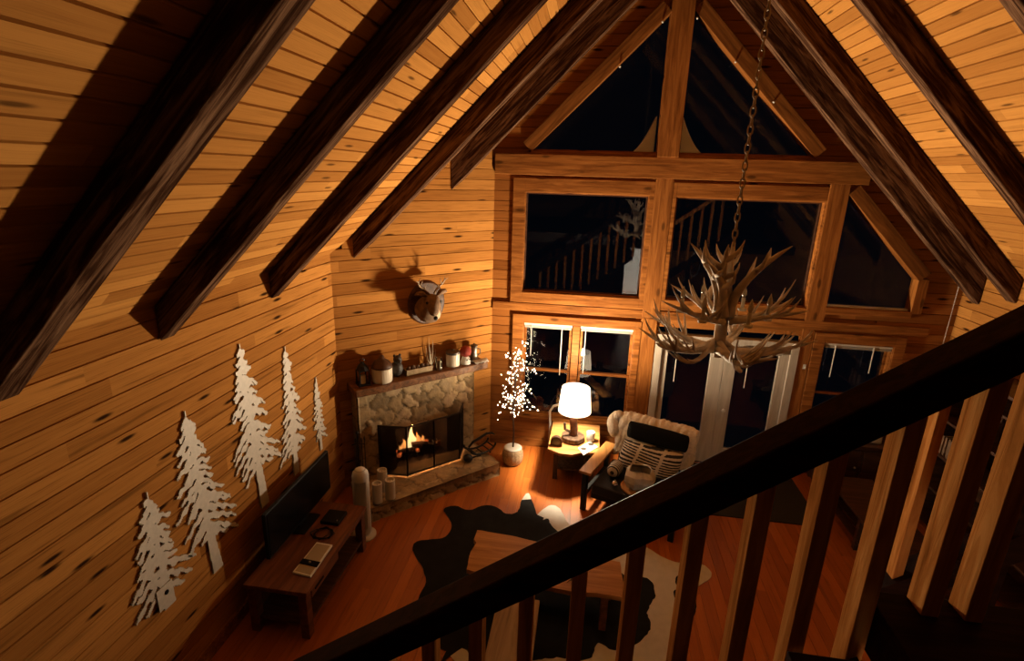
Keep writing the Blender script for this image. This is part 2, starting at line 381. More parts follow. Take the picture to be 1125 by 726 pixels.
# lower double window
x0, x1, z0, z1 = RECT[0]
b = MB(); casing(b, x0, x1, z0, z1, (.16, .09, .12, .12)); reveal(b, x0, x1, z0, z1); b.box(-1.10, -.99, -.03, .12, z0, z1); b.box(x0-.16, x1+.08, -.09, -.0, z0-.035, z0)
win = struct(b.build('window_3', TRIMX, bevel=.004))
for (a0, a1) in ((x0, -1.10), (-.99, x1)):
    b = MB(); sash(b, a0+.012, a1-.012, z0+.012, 1.33, .035, .045, .08); sash(b, a0+.012, a1-.012, 1.295, z1-.012, .035, .08, .115); b.build('window_sash', TRIMX, win)
    pane('window_pane', a0+.04, a1-.04, z0+.04, 1.30, win, .06); pane('window_pane', a0+.04, a1-.04, 1.325, z1-.04, win, .095)
# right window
x0, x1, z0, z1 = RECT[4]
b = MB(); casing(b, x0, x1, z0, z1, (.14, .14, .12, .14)); reveal(b, x0, x1, z0, z1); win = struct(b.build('window_4', TRIMX, bevel=.004))
b = MB(); sash(b, x0+.012, x1-.012, z0+.012, 1.32, .03, .045, .08); sash(b, x0+.012, x1-.012, 1.28, z1-.012, .03, .08, .115); b.build('window_sash', TRIMX, win)
pane('window_pane', x0+.03, x1-.03, z0+.03, 1.29, win, .06); pane('window_pane', x0+.03, x1-.03, 1.31, z1-.03, win, .095)

def raked(n, poly, matrake, width_edges):
    """window with polygon glass: casing boards along its edges (edge index -> width, material)"""
    win = None
    for i, (w, mat_) in width_edges.items():
        p, q = Vector((*poly[i], 0)), Vector((*poly[(i+1) % len(poly)], 0)); d = (q-p).normalized(); o = Vector((d.y, -d.x, 0))
        c = sum((Vector((*a, 0)) for a in poly), Vector())/len(poly)
        if o.dot(p-c) < 0: o = -o
        e0, e1 = p-d*.02, q+d*.02
        b = MB(); b.hexa([(v.x, -.045, v.y) for v in (e0, e1, e1+o*w, e0+o*w)], [(v.x, .13, v.y) for v in (e0, e1, e1+o*w, e0+o*w)])
        if win is None: win = struct(b.build('window_%d' % n, mat_, bevel=.004))
        else: b.build('window_casing', mat_, win, bevel=.004)
    b = MB(); b.prism(poly, lambda a, c_, t: (a, t, c_), .09, .096); b.build('window_pane', GLASS_TOP, win)
ZT = 4.585
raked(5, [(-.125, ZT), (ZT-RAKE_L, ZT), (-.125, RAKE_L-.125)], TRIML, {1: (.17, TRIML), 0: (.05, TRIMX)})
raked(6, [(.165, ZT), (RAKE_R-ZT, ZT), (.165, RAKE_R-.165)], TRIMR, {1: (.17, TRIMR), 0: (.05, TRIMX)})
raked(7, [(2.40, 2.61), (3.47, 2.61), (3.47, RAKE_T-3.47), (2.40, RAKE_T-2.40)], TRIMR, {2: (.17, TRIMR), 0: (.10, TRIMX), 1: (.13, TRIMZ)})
# white inner sill strip of the raked window right
b = MB(); b.box(2.42, 3.46, .02, .085, 2.60, 2.635); struct(b.build('trim_8', WHITEP))

# french doors (white)
b = MB(); b.box(.14, .24, -.045, .10, 0, 2.06); b.box(2.04, 2.15, -.045, .10, 0, 2.06); b.box(.24, 2.04, -.045, .10, 1.98, 2.06)
door = struct(b.build('door_1', DOORW, bevel=.004))
for (a0, a1, g0, g1) in ((.245, 1.148, .335, .955), (1.154, 2.035, 1.325, 1.905)):
    b = MB(); b.box(a0, g0, -.01, .05, .02, 1.975); b.box(g1, a1, -.01, .05, .02, 1.975); b.box(g0, g1, -.01, .05, 1.84, 1.975); b.box(g0, g1, -.01, .05, .02, .28)
    leaf = b.build('door_leaf', DOORW, door, bevel=.004)
    pane('door_glass', g0-.005, g1+.005, .275, 1.845, leaf, .02)
b = MB(); b.lathe([(.008, 0), (.008, .03), (.026, .035), (.03, .05), (.022, .066)], (0, 0, 0), 12, lambda p, a: (1.235+p[0], -.01-p[2], .93+p[1]))
b.build('door_knob', WHITEP, door, smooth=True)

# back wall and loft, seen only mirrored in the panes
siding('wall_back', lambda u, v, d: (u, -12.0+d, v), -XW, XW, 0, RZ, .144, PINE, clip=lambda v: (max(-XW, -(RZ-v)), min(XW, RZ-v)), holes=[lambda v: (.3, 1.12) if v < 2.08 else None], seed=21)
DARKB = boards('bounce_absorbing_boarding', (.03, .012, .006), (.06, .025, .012), (.01, .005, .003), spec=0.)  # dark tone made up to soak up bounce light behind the camera
siding('wall_added_loft', lambda u, v, d: (u, -8.6+d, v), -XW, XW, 2.74, RZ, .144, DARKB, clip=lambda v: (max(-XW, -(RZ-v)), min(XW, RZ-v)), seed=22)  # unseen partition added to keep bounce off the near balusters and panes
siding('ceiling_loft_left', lambda u, v, d: (-v/S2+d/S2, u, RZ-v/S2-d/S2), -8.6, -7.06, 0, 5.80, .118, DARKB, seed=23)  # loft ceiling made dark to cut its bounce light, right slope too
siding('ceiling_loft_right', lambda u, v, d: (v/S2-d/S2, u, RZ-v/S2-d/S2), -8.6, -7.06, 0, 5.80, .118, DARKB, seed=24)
b = MB(); b.box(.3, 1.12, -12.02, -11.97, 0, 2.06); d2 = struct(b.build('door_2', WHITEP))
for zz in ((.15, .9), (1.02, 1.92)):
    for xx in ((.40, .67), (.75, 1.02)):
        b = MB(); b.box(*xx, -11.972, -11.955, *zz); b.build('door_panel', WHITEP, d2, bevel=.004)
b = MB(); b.box(-4.05, 4.05, -11.96, -7.05, 2.44, 2.72); struct(b.build('ceiling_loft', DARKW))
b = MB(); b.box(.225, 4.05, -7.05, -5.89, 2.53, 2.74); struct(b.build('floor_landing', RAIL, bevel=.006))
o = MB(); o.lathe([(.13, 0), (.14, .02), (.14, .05), (.02, .055)], (1.3, -10.6, 2.6), 20)
siding('wall_added_under_loft', lambda u, v, d: (u, -7.10+d, v), -XW, .08, 0, 2.43, .144, DARKB, seed=25)  # unseen wall added to block light from the white door reaching the balusters
# under-loft ceiling lamp on the back wall
t_ = thing('wall_lantern', 'white glass wall lantern beside the white panel door under the loft', 'lamp', (1.35, -11.96, 1.95))
b = MB(); b.box(1.29, 1.41, -11.965, -11.93, 1.90, 2.08); b.build('back_plate', METALB, t_, bevel=.004)
b = MB(); b.lathe([(.05, 0), (.075, .05), (.075, .16), (.045, .21)], (1.35, -11.85, 1.9), 16); b.build('glass_shade', emit('lantern_glow', (1., .82, .55), 8.), t_, smooth=True)
# oval mirror
t_ = thing('oval_mirror', 'tall oval mirror in a thin white frame on the back wall under the loft', 'mirror', (2.9, -11.96, 1.3))
b = MB(); b.lathe([(.18, 0), (.2, .02), (.17, .025)], (0, 0, 0), 28, lambda p, a: (2.9+p[0], -11.965+p[2], 1.3+p[1]*2.4)); b.build('frame', WHITEP, t_, smooth=True)
b = MB(); b.lathe([(.165, 0.02), (.165, .03)], (0, 0, 0), 28, lambda p, a: (2.9+p[0], -11.965+p[2], 1.3+p[1]*2.4)); b.build('glass', MIRROR, t_)

# ------------------------------------------------------------------ rafters
def rafter(side, yn, yf, off, label, diag=False, low=None):
    xw = XW-.012
    en, ef = (-(yn-2.35)-.012, -(yf-2.35)-.012) if diag else (xw, xw)
    r = RZ-.012; b = MB()
    P = lambda y, e: [(side*.0, y, r), (side*.0, y, off), (side*e, y, off-e), (side*e, y, r-e)]
    b.hexa(P(yn, en), P(yf, ef))
    o = b.build('rafter', RAFL if side < 0 else RAFR, bevel=.008)
    return tag(o, label, 'rafter', 'dark timber rafters of the left roof slope' if side < 0 else 'dark timber rafters of the right roof slope')
rafter(-1, -7.05, -6.88, 7.05, 'dark rafter of the left slope, the one closest overhead, behind the weathered one')
rafter(-1, -5.66, -5.47, 7.05, 'broad weathered dark rafter on the left slope, largest one, ending low on the tree-art wall')
rafter(-1, -4.45, -4.31, 7.05, 'dark rafter on the left slope with its foot above the tallest white tree cutout')
rafter(-1, -3.02, -2.88, 7.05, 'dark rafter on the left slope with its foot just left of the fireplace wall corner')
rafter(-1, -1.52, -1.33, 7.04, 'dark rafter ending at the left end of the fireplace wall', diag=True)
rafter(-1, -.52, -.39, 6.88, 'dark rafter on the left slope nearest the window wall, above the deer head', diag=True)
rafter(1, -.36, -.22, 6.88, 'dark rafter on the right slope nearest the window wall')
rafter(1, -.93, -.77, 7.03, 'dark rafter on the right slope, second from the window wall')
rafter(1, -2.21, -2.07, 7.03, 'dark rafter on the right slope, third from the window wall')
rafter(1, -3.60, -3.45, 7.03, 'dark rafter on the right slope at the upper corner of the photo')
rafter(1, -5.0, -4.86, 7.03, 'dark rafter on the right slope, last one, almost over the landing')

# ------------------------------------------------------------------ fireplace
fp = thing('fireplace', 'tan field-stone fireplace with a plank mantel and raised hearth across the corner', 'fireplace', dg(1.4, .3, 0))
def stone_panel(name, fn, a0, a1, b0, b1, n_st, parent, hole=None, step=.022, depth=.035, seed=5, rise=1.):
    rg = np.random.RandomState(seed); na, nb = max(2, int((a1-a0)/step)+1), max(2, int((b1-b0)/step)+1)
    cen = []
    while len(cen) < n_st:
        best = None; bd = -1
        for _ in range(12):
            c = np.array([rg.uniform(a0, a1), rg.uniform(b0, b1)]); d = min([np.hypot((c-q)[0]*.75, (c-q)[1]) for q in cen] or [9])
            if d > bd: bd, best = d, c
        cen.append(best)
    cen = np.array(cen); tone = rg.uniform(.12, 1., n_st); hgt = rg.uniform(.3, 1., n_st)
    A, B = np.meshgrid(np.linspace(a0, a1, na), np.linspace(b0, b1, nb), indexing='ij')
    Aw = A+.03*np.sin(B*17+2)+.02*np.sin(B*41); Bw = B+.03*np.sin(A*15)+.02*np.sin(A*37+1)
    D = np.sqrt(((Aw[..., None]-cen[:, 0])*.75)**2+(Bw[..., None]-cen[:, 1])**2); idx = np.argsort(D, axis=2)
    d1 = np.take_along_axis(D, idx[..., :1], 2)[..., 0]; d2 = np.take_along_axis(D, idx[..., 1:2], 2)[..., 0]
    e = np.clip((d2-d1)/.034, 0, 1); k = idx[..., 0]
    h = depth*(e**.5)*(.55+.45*hgt[k]) ; tn = np.where(e < .45, .05, tone[k])
    mb = MB(); vid = -np.ones((na, nb), int); vt = []
    for i in range(na):
        for j in range(nb):
            vid[i, j] = len(mb.v); mb.v.append(tuple(fn(A[i, j], B[i, j], h[i, j]*rise))); vt.append(tn[i, j])
    for i in range(na-1):
        for j in range(nb-1):
            if hole and hole((A[i, j]+A[i+1, j])/2, (B[i, j]+B[i, j+1])/2): continue
            mb.f.append((vid[i, j], vid[i+1, j], vid[i+1, j+1], vid[i, j+1])); mb.mi.append(0)
    # border walls down to the back
    rim = [(i, 0) for i in range(na)]+[(na-1, j) for j in range(1, nb)]+[(i, nb-1) for i in reversed(range(na-1))]+[(0, j) for j in reversed(range(1, nb-1))]
    base = len(mb.v)
    for i, j in rim: mb.v.append(tuple(fn(A[i, j], B[i, j], -.10))); vt.append(tn[i, j])
    for q in range(len(rim)):
        r_ = (q+1) % len(rim); mb.f.append((vid[rim[q]], vid[rim[r_]], base+r_, base+q)); mb.mi.append(0)
    ob = mb.build(name, STONE, parent, smooth=True, fix=False)
    at = ob.data.attributes.new('tone', 'FLOAT', 'POINT'); at.data.foreach_set('value', vt)
    return ob
OPEN = (.92, 1.74, .2, .80)
stone_panel('stone_breast', lambda a, b_, h: dg(a, .19+h, b_), .46, 2.26, (.18), 1.45, 46, fp, hole=lambda a, z: OPEN[0] < a < OPEN[1] and z < OPEN[3])
stone_panel('breast_side', lambda a, b_, h: dg(.46-h*.5, a, b_), .0, .2, .18, 1.45, 9, fp, seed=8)
stone_panel('breast_side', lambda a, b_, h: dg(2.26+h*.5, a, b_), .0, .2, .18, 1.45, 9, fp, seed=9)
stone_panel('hearth_top', lambda a, b_, h: dg(a, b_, .185+h*.6), .46, 2.425, .20, .93, 26, fp, seed=6, depth=.03)
stone_panel('hearth_front', lambda a, b_, h: dg(a, .90+h, b_), .46, 2.425, .0, .20, 16, fp, seed=7)
stone_panel('hearth_side', lambda a, b_, h: dg(.47-h, a, b_), .02, .92, .0, .20, 7, fp, seed=17)
b = MB()
o0, o1, zt = OPEN[0], OPEN[1], OPEN[3]
b.box(o0-.05, o0, -.42, .2, .16, zt+.03, fn=dg); b.box(o1, o1+.05, -.42, .2, .16, zt+.03, fn=dg); b.box(o0, o1, -.42, -.36, .16, zt+.03, fn=dg); b.box(o0, o1, -.36, .2, zt, zt+.05, fn=dg); b.box(o0, o1, -.36, .22, .14, .20, fn=dg)
b.build('firebox', FIREB, fp)
b = MB(); poly = [(.27, -.0), (.27, .31), (.8, .335), (1.4, .325), (2.0, .34), (2.32, .32), (2.32, .0)]
b.prism(poly, lambda a, c_, t: dg(a, c_, t), 1.445, 1.55); mantel = b.build('mantel_shelf', wood('mantel_wood', (.14, .055, .018), (.27, .11, .036), 0, rough=.5, bump=.8), fp, bevel=.012)
MZ = 1.552
# fire
fire = thing('log_fire', 'burning log fire with orange flames in the stone firebox', 'fire', dg(1.38, -.02, .2))
def flame(mb, u, n, z, r, h, ph, nn=10):
    prof = [(r*.55, 0), (r, h*.14), (r*.9, h*.3), (r*.62, h*.5), (r*.36, h*.7), (r*.15, h*.87), (.003, h)]
    o = len(mb.v)
    for i, (q, zz) in enumerate(prof):
        s_ = .35*r*math.sin(ph+i*1.1)
        for k in range(nn):
            a = 2*math.pi*k/nn; mb.v.append(dg(u+s_+q*math.cos(a), n+.5*s_+q*.6*math.sin(a), z+zz))
    for i in range(len(prof)-1):
        for k in range(nn):
            l = (k+1) % nn; mb.f.append((o+i*nn+k, o+i*nn+l, o+(i+1)*nn+l, o+(i+1)*nn+k)); mb.mi.append(0)
for i, (u, r, h) in enumerate(((1.22, .05, .15), (1.31, .06, .24), (1.39, .075, .36), (1.45, .05, .26), (1.53, .055, .18), (1.60, .035, .11))):
    mb = MB(); flame(mb, u, -.02+.03*(i % 2), .31, r, h, i*1.7); mb.build('flame', FLAMEH if i in (2, 3) else FLAME, fire, smooth=True)
b = MB(); rr = random.Random(4)
for i in range(26): b.ball(dg(rr.uniform(1.12, 1.72), rr.uniform(-.12, .12), rr.uniform(.275, .33)), rr.uniform(.015, .033), 7)
e_ = b.build('embers', EMBER, fire); e_['kind'] = 'stuff'
for i, (u0, n0, z0_, u1, n1, z1_) in enumerate(((1.08, .06, .29, 1.66, .02, .31), (1.16, -.1, .29, 1.70, -.08, .31), (1.2, .10, .35, 1.58, -.1, .39))):
    b = MB(); b.tube([dg(u0+(u1-u0)*k/5, n0+(n1-n0)*k/5, z0_+(z1_-z0_)*k/5+.006*math.sin(k*2)) for k in range(6)], [.042, .047, .045, .048, .044, .04], 10); b.build('log', LOGM, fire, smooth=True)
g = thing('fire_grate', 'black iron fire grate under the burning logs', 'grate', dg(1.38, 0, .2))
b = MB()
for k in range(7): b.tube([dg(1.1+.1*k, .16, .30), dg(1.1+.1*k, .15, .23), dg(1.1+.1*k, -.15, .23)], .008, 6)
b.tube([dg(1.08, .0, .225), dg(1.72, .0, .225)], .009, 6); b.build('bars', METALB, g)
for u in (1.12, 1.68):
    for n in (.08, -.12): b = MB(); b.tube([dg(u, n, .204), dg(u, n, .225)], .01, 6); b.build('foot', METALB, g)
lg = bpy.data.lights.new('fire_glow', 'POINT'); lg.energy = 50; lg.color = (1, .42, .14); lg.shadow_soft_size = .10; lo = bpy.data.objects.new('fire_glow', lg); COL.objects.link(lo); lo.location = dg(1.38, .05, .60)

# folding fire screen
def mesh_screen():
    mt = bpy.data.materials.new('black_wire_mesh'); mt.use_nodes = True; t = mt.node_tree; t.nodes.clear(); L = t.links.new
    o = N(t, 'ShaderNodeOutputMaterial'); mx = N(t, 'ShaderNodeMixShader', i_Fac=.76); tr = N(t, 'ShaderNodeBsdfTransparent'); df = N(t, 'ShaderNodeBsdfDiffuse'); df.inputs[0].default_value = (.012, .011, .010, 1)
    L(tr.outputs[0], mx.inputs[1]); L(df.outputs[0], mx.inputs[2]); L(mx.outputs[0], o.inputs[0]); return mt
MESHM = mesh_screen()
sc_ = thing('fire_screen', 'black three-fold mesh fire screen standing on the hearth before the fire', 'fire screen', dg(1.3, .5, .21))
F = [(2.02, .27), (1.73, .52), (1.315, .52), (.895, .52), (.70, .29)]
z0_, z1_ = .212, .965
for i in range(4):
    (u0, n0), (u1, n1) = F[i], F[i+1]
    b = MB()
    for (u, n) in (F[i], F[i+1]): b.tube([dg(u, n, z0_), dg(u, n, z1_)], .013, 6)
    b.tube([dg(u0, n0, z0_+.015), dg(u1, n1, z0_+.015)], .013, 6); b.tube([dg(u0, n0, z1_-.012), dg(u1, n1, z1_-.012)], .014, 6)
    fr_ = b.build('panel_frame', METALB, sc_)
    b = MB(); b.hexa([dg(u0, n0, z0_+.003), dg(u1, n1, z0_+.003), dg(u1, n1, z1_-.02), dg(u0, n0, z1_-.02)], [dg(u0, n0+.002, z0_+.003), dg(u1, n1+.002, z0_+.003), dg(u1, n1+.002, z1_-.02), dg(u0, n0+.002, z1_-.02)])
    b.build('wire_mesh', MESHM, fr_)
for u in (1.345, 1.285):
    b = MB(); b.tube([dg(u, .53, .66), dg(u, .555, .655), dg(u, .555, .605), dg(u, .53, .60)], .006, 6); b.build('handle', SILVER, sc_)

# fireside tools in the corner
t_ = thing('fireside_tool_stand', 'black wrought iron fireside tool stand in the corner left of the hearth', 'fire tools', dg(2.34, .34, .215))
c_ = (2.34, .34)
b = MB(); b.lathe([(.10, 0), (.10, .015), (.03, .03)], dg(*c_, .215), 16); b.build('base', METALB, t_)
b = MB(); b.tube([dg(*c_, .22), dg(*c_, .95)], .010, 8); b.ball(dg(*c_, .97), .022); b.build('post', METALB, t_)
b = MB(); b.tube([dg(c_[0]-.08, c_[1]+.03, .80), dg(*c_, .82), dg(c_[0]+.07, c_[1]-.03, .80)], .008, 6); b.build('hanger', METALB, t_)
for k, (du, dn_) in enumerate(((-.08, .035), (-.035, .05), (.035, .03))):
    b = MB(); u, n = c_[0]+du, c_[1]+dn_; b.tube([dg(u, n, .30), dg(u, n, .84)], .006, 6)
    b.tube([dg(u, n, .84), dg(u, n+.02, .88), dg(u, n, .91), dg(u, n-.02, .88), dg(u, n, .84)], .006, 6)
    if k == 0: b.box(u-.04, u+.04, n-.012, n+.012, .235, .33, fn=dg)
    elif k == 1: b.lathe([(.03, 0), (.04, .05), (.02, .10)], dg(u, n, .235), 10)
    else: b.tube([dg(u, n, .30), dg(u+.01, n, .26), dg(u+.04, n, .25)], .007, 6)
    b.build(('shovel', 'brush', 'poker')[k], METALB, t_)

# candles on the hearth
cl = ['tallest white pillar candle at the back of the trio on the hearth', 'white pillar candle at the left front of the trio on the hearth', 'white pillar candle at the right front of the trio, beside the fire screen']
for k, (px, py, h, r) in enumerate(((420.5, 538, .30, .064), (415, 551, .27, .063), (429, 546.5, .265, .064))):
    p = at_z(px, py, .222); t_ = thing('pillar_candle', cl[k], 'candle', (p[0], p[1], .222), 'white pillar candles on the hearth')
    b = MB(); b.lathe([(r, 0), (r, h), (r*.8, h+.002), (r*.62, h-.03), (.004, h-.034)], (p[0], p[1], .222), 20); b.build('wax', WAX, t_, smooth=False)
    b = MB(); b.tube([(p[0], p[1], .222+h-.036), (p[0]+.002, p[1], .222+h-.012)], .0025, 5); b.build('wick', BLACKP, t_)
# iron log rack and small kettle on the hearth
p = at_z(527, 496, .222); t_ = thing('log_carrier', 'black wrought iron log carrier with curled handle on the right of the hearth', 'log rack', (p[0], p[1], .222))
u0, n0 = -(p[0]+2.35+p[1])/S2, (p[0]+2.35-p[1])/S2
def Q(u, n, z): return dg(u0+u, n0+n, .222+z)
for s_ in (-.10, .10):
    b = MB(); b.tube([Q(.22*math.cos(a), s_, .13-.11*math.sin(a) if True else 0) for a in [math.pi*k/12 for k in range(13)]], .016, 6); b.build('hoop', METALB, t_)
b = MB()
for a in (.5, 1.0, 1.57, 2.1, 2.6): b.tube([Q(.22*math.cos(a), -.10, .13-.11*math.sin(a)), Q(.22*math.cos(a), .10, .13-.11*math.sin(a))], .010, 6)
b.build('cradle_bars', METALB, t_)
b = MB(); b.tube([Q(.2, 0, .13), Q(.12, 0, .20), Q(0, 0, .23), Q(-.12, 0, .27), Q(-.22, 0, .25), Q(-.27, 0, .21)], [.012, .02, .022, .02, .016, .008], 8); b.build('handle', METALB, t_)
for u in (-.1, .1):
    for v_ in (-1, 1): b = MB(); b.tube([Q(u, .1*v_, .03), Q(u*1.2, .12*v_, 0.005)], .011, 6); b.build('foot', METALB, t_)
p = at_z(514, 506, .222); t_ = thing('iron_kettle', 'small black iron kettle on the hearth edge before the log carrier', 'kettle', (p[0], p[1], .222))
b = MB(); b.lathe([(.05, 0), (.072, .03), (.072, .06), (.045, .09), (.02, .095), (.012, .11)], (p[0], p[1], .222), 16); b.build('body', METALB, t_, smooth=True)
b = MB(); b.tube([(p[0]+.06, p[1]+.02, .27), (p[0]+.13, p[1]+.05, .285), (p[0]+.17, p[1]+.08, .28)], [.014, .011, .012], 8); b.build('handle', METALB, t_)

# ------------------------------------------------------------------ things on the mantel
def M(u, n=.17, z=0.): return dg(u, n, MZ+z)
t_ = thing('candle_lantern', 'dark metal candle lantern at the left end of the mantel', 'lantern', M(2.16))
b = MB(); b.box(-.075, .075, -.075, .075, 0, .02, fn=lambda x, y, z: M(2.16+x, .17+y, z)); b.box(-.07, .07, -.07, .07, .20, .215, fn=lambda x, y, z: M(2.16+x, .17+y, z))
for sx in (-.062, .062):
    for sy in (-.062, .062): b.box(sx-.007, sx+.007, sy-.007, sy+.007, .02, .20, fn=lambda x, y, z: M(2.16+x, .17+y, z))
b.build('frame', METALB, t_)
b = MB(); b.lathe([(.09, 0), (.06, .05), (.03, .08), (.02, .10)], M(2.16, .17, .215), 8); b.tube([M(2.16+.03*math.cos(a), .17, .33+.03*math.sin(a)) for a in [2*math.pi*k/10 for k in range(11)]], .005, 5); b.build('roof', METALB, t_)
b = MB(); b.lathe([(.035, .02), (.035, .13), (.03, .132)], M(2.16), 14); b.build('candle', CREAM, t_)
t_ = thing('crock', 'large cream crock with a dark domed lid on the mantel beside the lantern', 'crock', M(1.90, .19))
b = MB(); b.lathe([(.125, 0), (.135, .02), (.135, .19), (.125, .20)], M(1.90, .19), 26); b.build('pot', CREAM, t_, smooth=False)
b = MB(); b.lathe([(.14, .20), (.137, .225), (.10, .28), (.05, .315), (.035, .33), (.03, .36), (.004, .37)], M(1.90, .19), 26); b.build('lid', DARKW, t_, smooth=True)
t_ = thing('bear_figurine', 'small dark carved bear figurine on the mantel right of the large crock', 'figurine', M(1.66, .13))
b = MB(); b.ball(M(1.66, .13, .11), .085, 14, (1, 1, 1.3)); b.build('body', plain('dark_carving', (.03, .02, .014), .6, bump=.6, scale=40), t_, smooth=True)
b = MB(); b.ball(M(1.66, .16, .25), .06, 12); b.ball(M(1.66, .225, .238), .028, 8); b.ball(M(1.70, .15, .305), .02, 8); b.ball(M(1.62, .15, .305), .02, 8); b.build('head', bpy.data.materials['dark_carving'], t_, smooth=True)
t_ = thing('wooden_tray', 'narrow rustic wooden trough in the middle of the mantel', 'trough', M(1.36, .16))
b = MB(); f_ = lambda x, y, z: M(1.36+x, .16+y, z)
b.box(-.20, .20, -.06, .06, 0, .015, fn=f_); b.box(-.20, .20, .05, .065, .015, .085, fn=f_); b.box(-.20, .20, -.065, -.05, .015, .085, fn=f_); b.box(-.20, -.185, -.05, .05, .015, .085, fn=f_); b.box(.185, .20, -.05, .05, .015, .085, fn=f_); b.build('box', PLANKW, t_, bevel=.003)
for k in range(5): b = MB(); b.ball(M(1.22+.07*k, .16, .075+.01*(k % 2)), .035, 9, (1, 1, 1.2)); b.build('pine_cone', BARKW, t_)
t_ = thing('glass_antler_twigs', 'clear glass branching ornament rising from the mantel below the deer head', 'ornament', M(1.10, .06))
b = MB(); GB = plain('frosted_glass', (.62, .50, .34), .15)
b.lathe([(.04, 0), (.04, .012), (.012, .03)], M(1.10, .06), 12)
for a, l, s_ in ((-.25, .40, 1), (.18, .46, 1), (.02, .30, 1), (-.5, .26, 1), (.45, .30, 1)):
    b.tube([M(1.10, .06, .02), M(1.10+a*.10, .06, l*.35), M(1.10+a*.16, .06+.02*a, l*.7), M(1.10+a*.15, .06, l)], [.008, .007, .005, .002], 6)
b.build('branches', GB, t_, smooth=True)
t_ = thing('jar_candle', 'slim ivory candle in a glass on the mantel below the deer head', 'candle', M(1.06, .22))
b = MB(); b.lathe([(.046, .006), (.046, .15), (.04, .155), (.004, .15)], M(1.06, .22), 18); b.build('wax', WAX, t_)
b = MB(); b.lathe([(.052, 0), (.052, .19), (.049, .19), (.049, .004), (.003, .004)], M(1.06, .22), 18, close=False); b.build('glass', JAR, t_)
t_ = thing('canister', 'cream lidded canister on the right half of the mantel beside the red cap', 'canister', M(.80, .17))
b = MB(); b.lathe([(.098, 0), (.10, .01), (.10, .18), (.09, .19)], M(.80, .17), 24); b.build('pot', CREAM, t_)
b = MB(); b.lathe([(.103, .185), (.103, .215), (.09, .225), (.03, .23), (.02, .25), (.003, .255)], M(.80, .17), 24); b.build('lid', IRON, t_)
t_ = thing('gnome_figurine', 'white snowman figurine in a round red knit cap on the mantel', 'figurine', M(.60, .20))
b = MB(); b.lathe([(.075, 0), (.08, .03), (.06, .09), (.045, .12)], M(.60, .20), 16); b.build('body', PAPER, t_, smooth=True)
b = MB(); b.ball(M(.60, .20, .19), .088, 16, (1, 1, .95)); b.build('cap', RED, t_, smooth=True)
b = MB(); b.ball(M(.62, .275, .08), .012, 7); b.ball(M(.57, .275, .08), .012, 7); b.build('buttons', BLACKP, t_)
t_ = thing('pewter_stein', 'dark pewter stein with open lid at the right end of the mantel', 'stein', M(.40, .12))
b = MB(); b.lathe([(.06, 0), (.058, .02), (.045, .12), (.05, .20), (.045, .205), (.042, .19), (.003, .18)], M(.40, .12), 18); b.build('cup', SILVER, t_, smooth=True)
b = MB(); b.tube([M(.35, .12, .17), M(.29, .12, .15), M(.29, .12, .08), M(.35, .12, .05)], .009, 7); b.build('handle', IRON, t_, smooth=True)
b = MB(); b.lathe([(.055, .215), (.055, .228), (.02, .245), (.004, .26)], M(.40, .12), 16); b.build('lid', IRON, t_)
t_ = thing('folded_cloth', 'pale folded cloth draped at the right end of the mantel before the stein', 'cloth', M(.40, .25))
b = MB(); na = 14
for i in range(na):
    for j in range(6):
        u, n = .27+.24*i/(na-1), .20+.13*j/5; b.v.append(M(u, n, .012+.03*math.exp(-((j-2.5)/2.)**2)+.008*math.sin(i*1.7+j)))
for i in range(na-1):
    for j in range(5): b.f.append((i*6+j, (i+1)*6+j, (i+1)*6+j+1, i*6+j+1)); b.mi.append(0)
o = b.build('cloth', plain('pale_linen', (.55, .50, .44), .8), t_, smooth=True); sd = o.modifiers.new('solid', 'SOLIDIFY'); sd.thickness = .012

# ------------------------------------------------------------------ deer head
dh = thing('deer_head_mount', 'brown deer head trophy on an oval plaque above the mantel', 'deer head', dg(1.14, .02, 2.46))
b = MB(); b.lathe([(.25, 0), (.25, .018), (.235, .03)], (0, 0, 0), 32, lambda p, a: dg(1.13+p[0]*1.14, .004+p[2], 2.50+p[1]*1.22)); b.build('plaque', DARKW, dh)
def skin(name, verts, edges, radii, mat, parent, sub=2):
    me = bpy.data.meshes.new(name); off = Vector(parent.location); me.from_pydata([tuple(Vector(v)-off) for v in verts], edges, []); me.materials.append(mat)
    o = bpy.data.objects.new(name, me); COL.objects.link(o); o.parent = parent
    md = o.modifiers.new('skin', 'SKIN'); md.use_smooth_shade = True
    for i, r in enumerate(radii):
        sv = me.skin_vertices[0].data[i]; sv.radius = r if isinstance(r, tuple) else (r, r); sv.use_root = (i == 0)
    s_ = o.modifiers.new('sub', 'SUBSURF'); s_.levels = s_.render_levels = sub
    return o
def D(u, n, z): return dg(1.14+u, n, 2.46+z)
skin('head', [D(0, .03, -.08), D(.01, .12, -.02), D(.02, .19, .07), D(.035, .26, .125), D(.05, .32, .08), D(.065, .365, .0), D(.07, .385, -.06)], [(i, i+1) for i in range(6)],
     [(.24, .25), (.20, .21), (.15, .16), (.125, .13), (.108, .112), (.074, .078), (.056, .06)], DEERF, dh)
skin('throat_patch', [D(-.04, .15, -.13), D(-.03, .23, -.06), D(.0, .30, .0)], [(0, 1), (1, 2)], [.10, .085, .055], DEERW, dh)
b = MB(); b.ball(D(.075, .432, -.075), .03, 10); b.build('nose', BLACKP, dh, smooth=True)
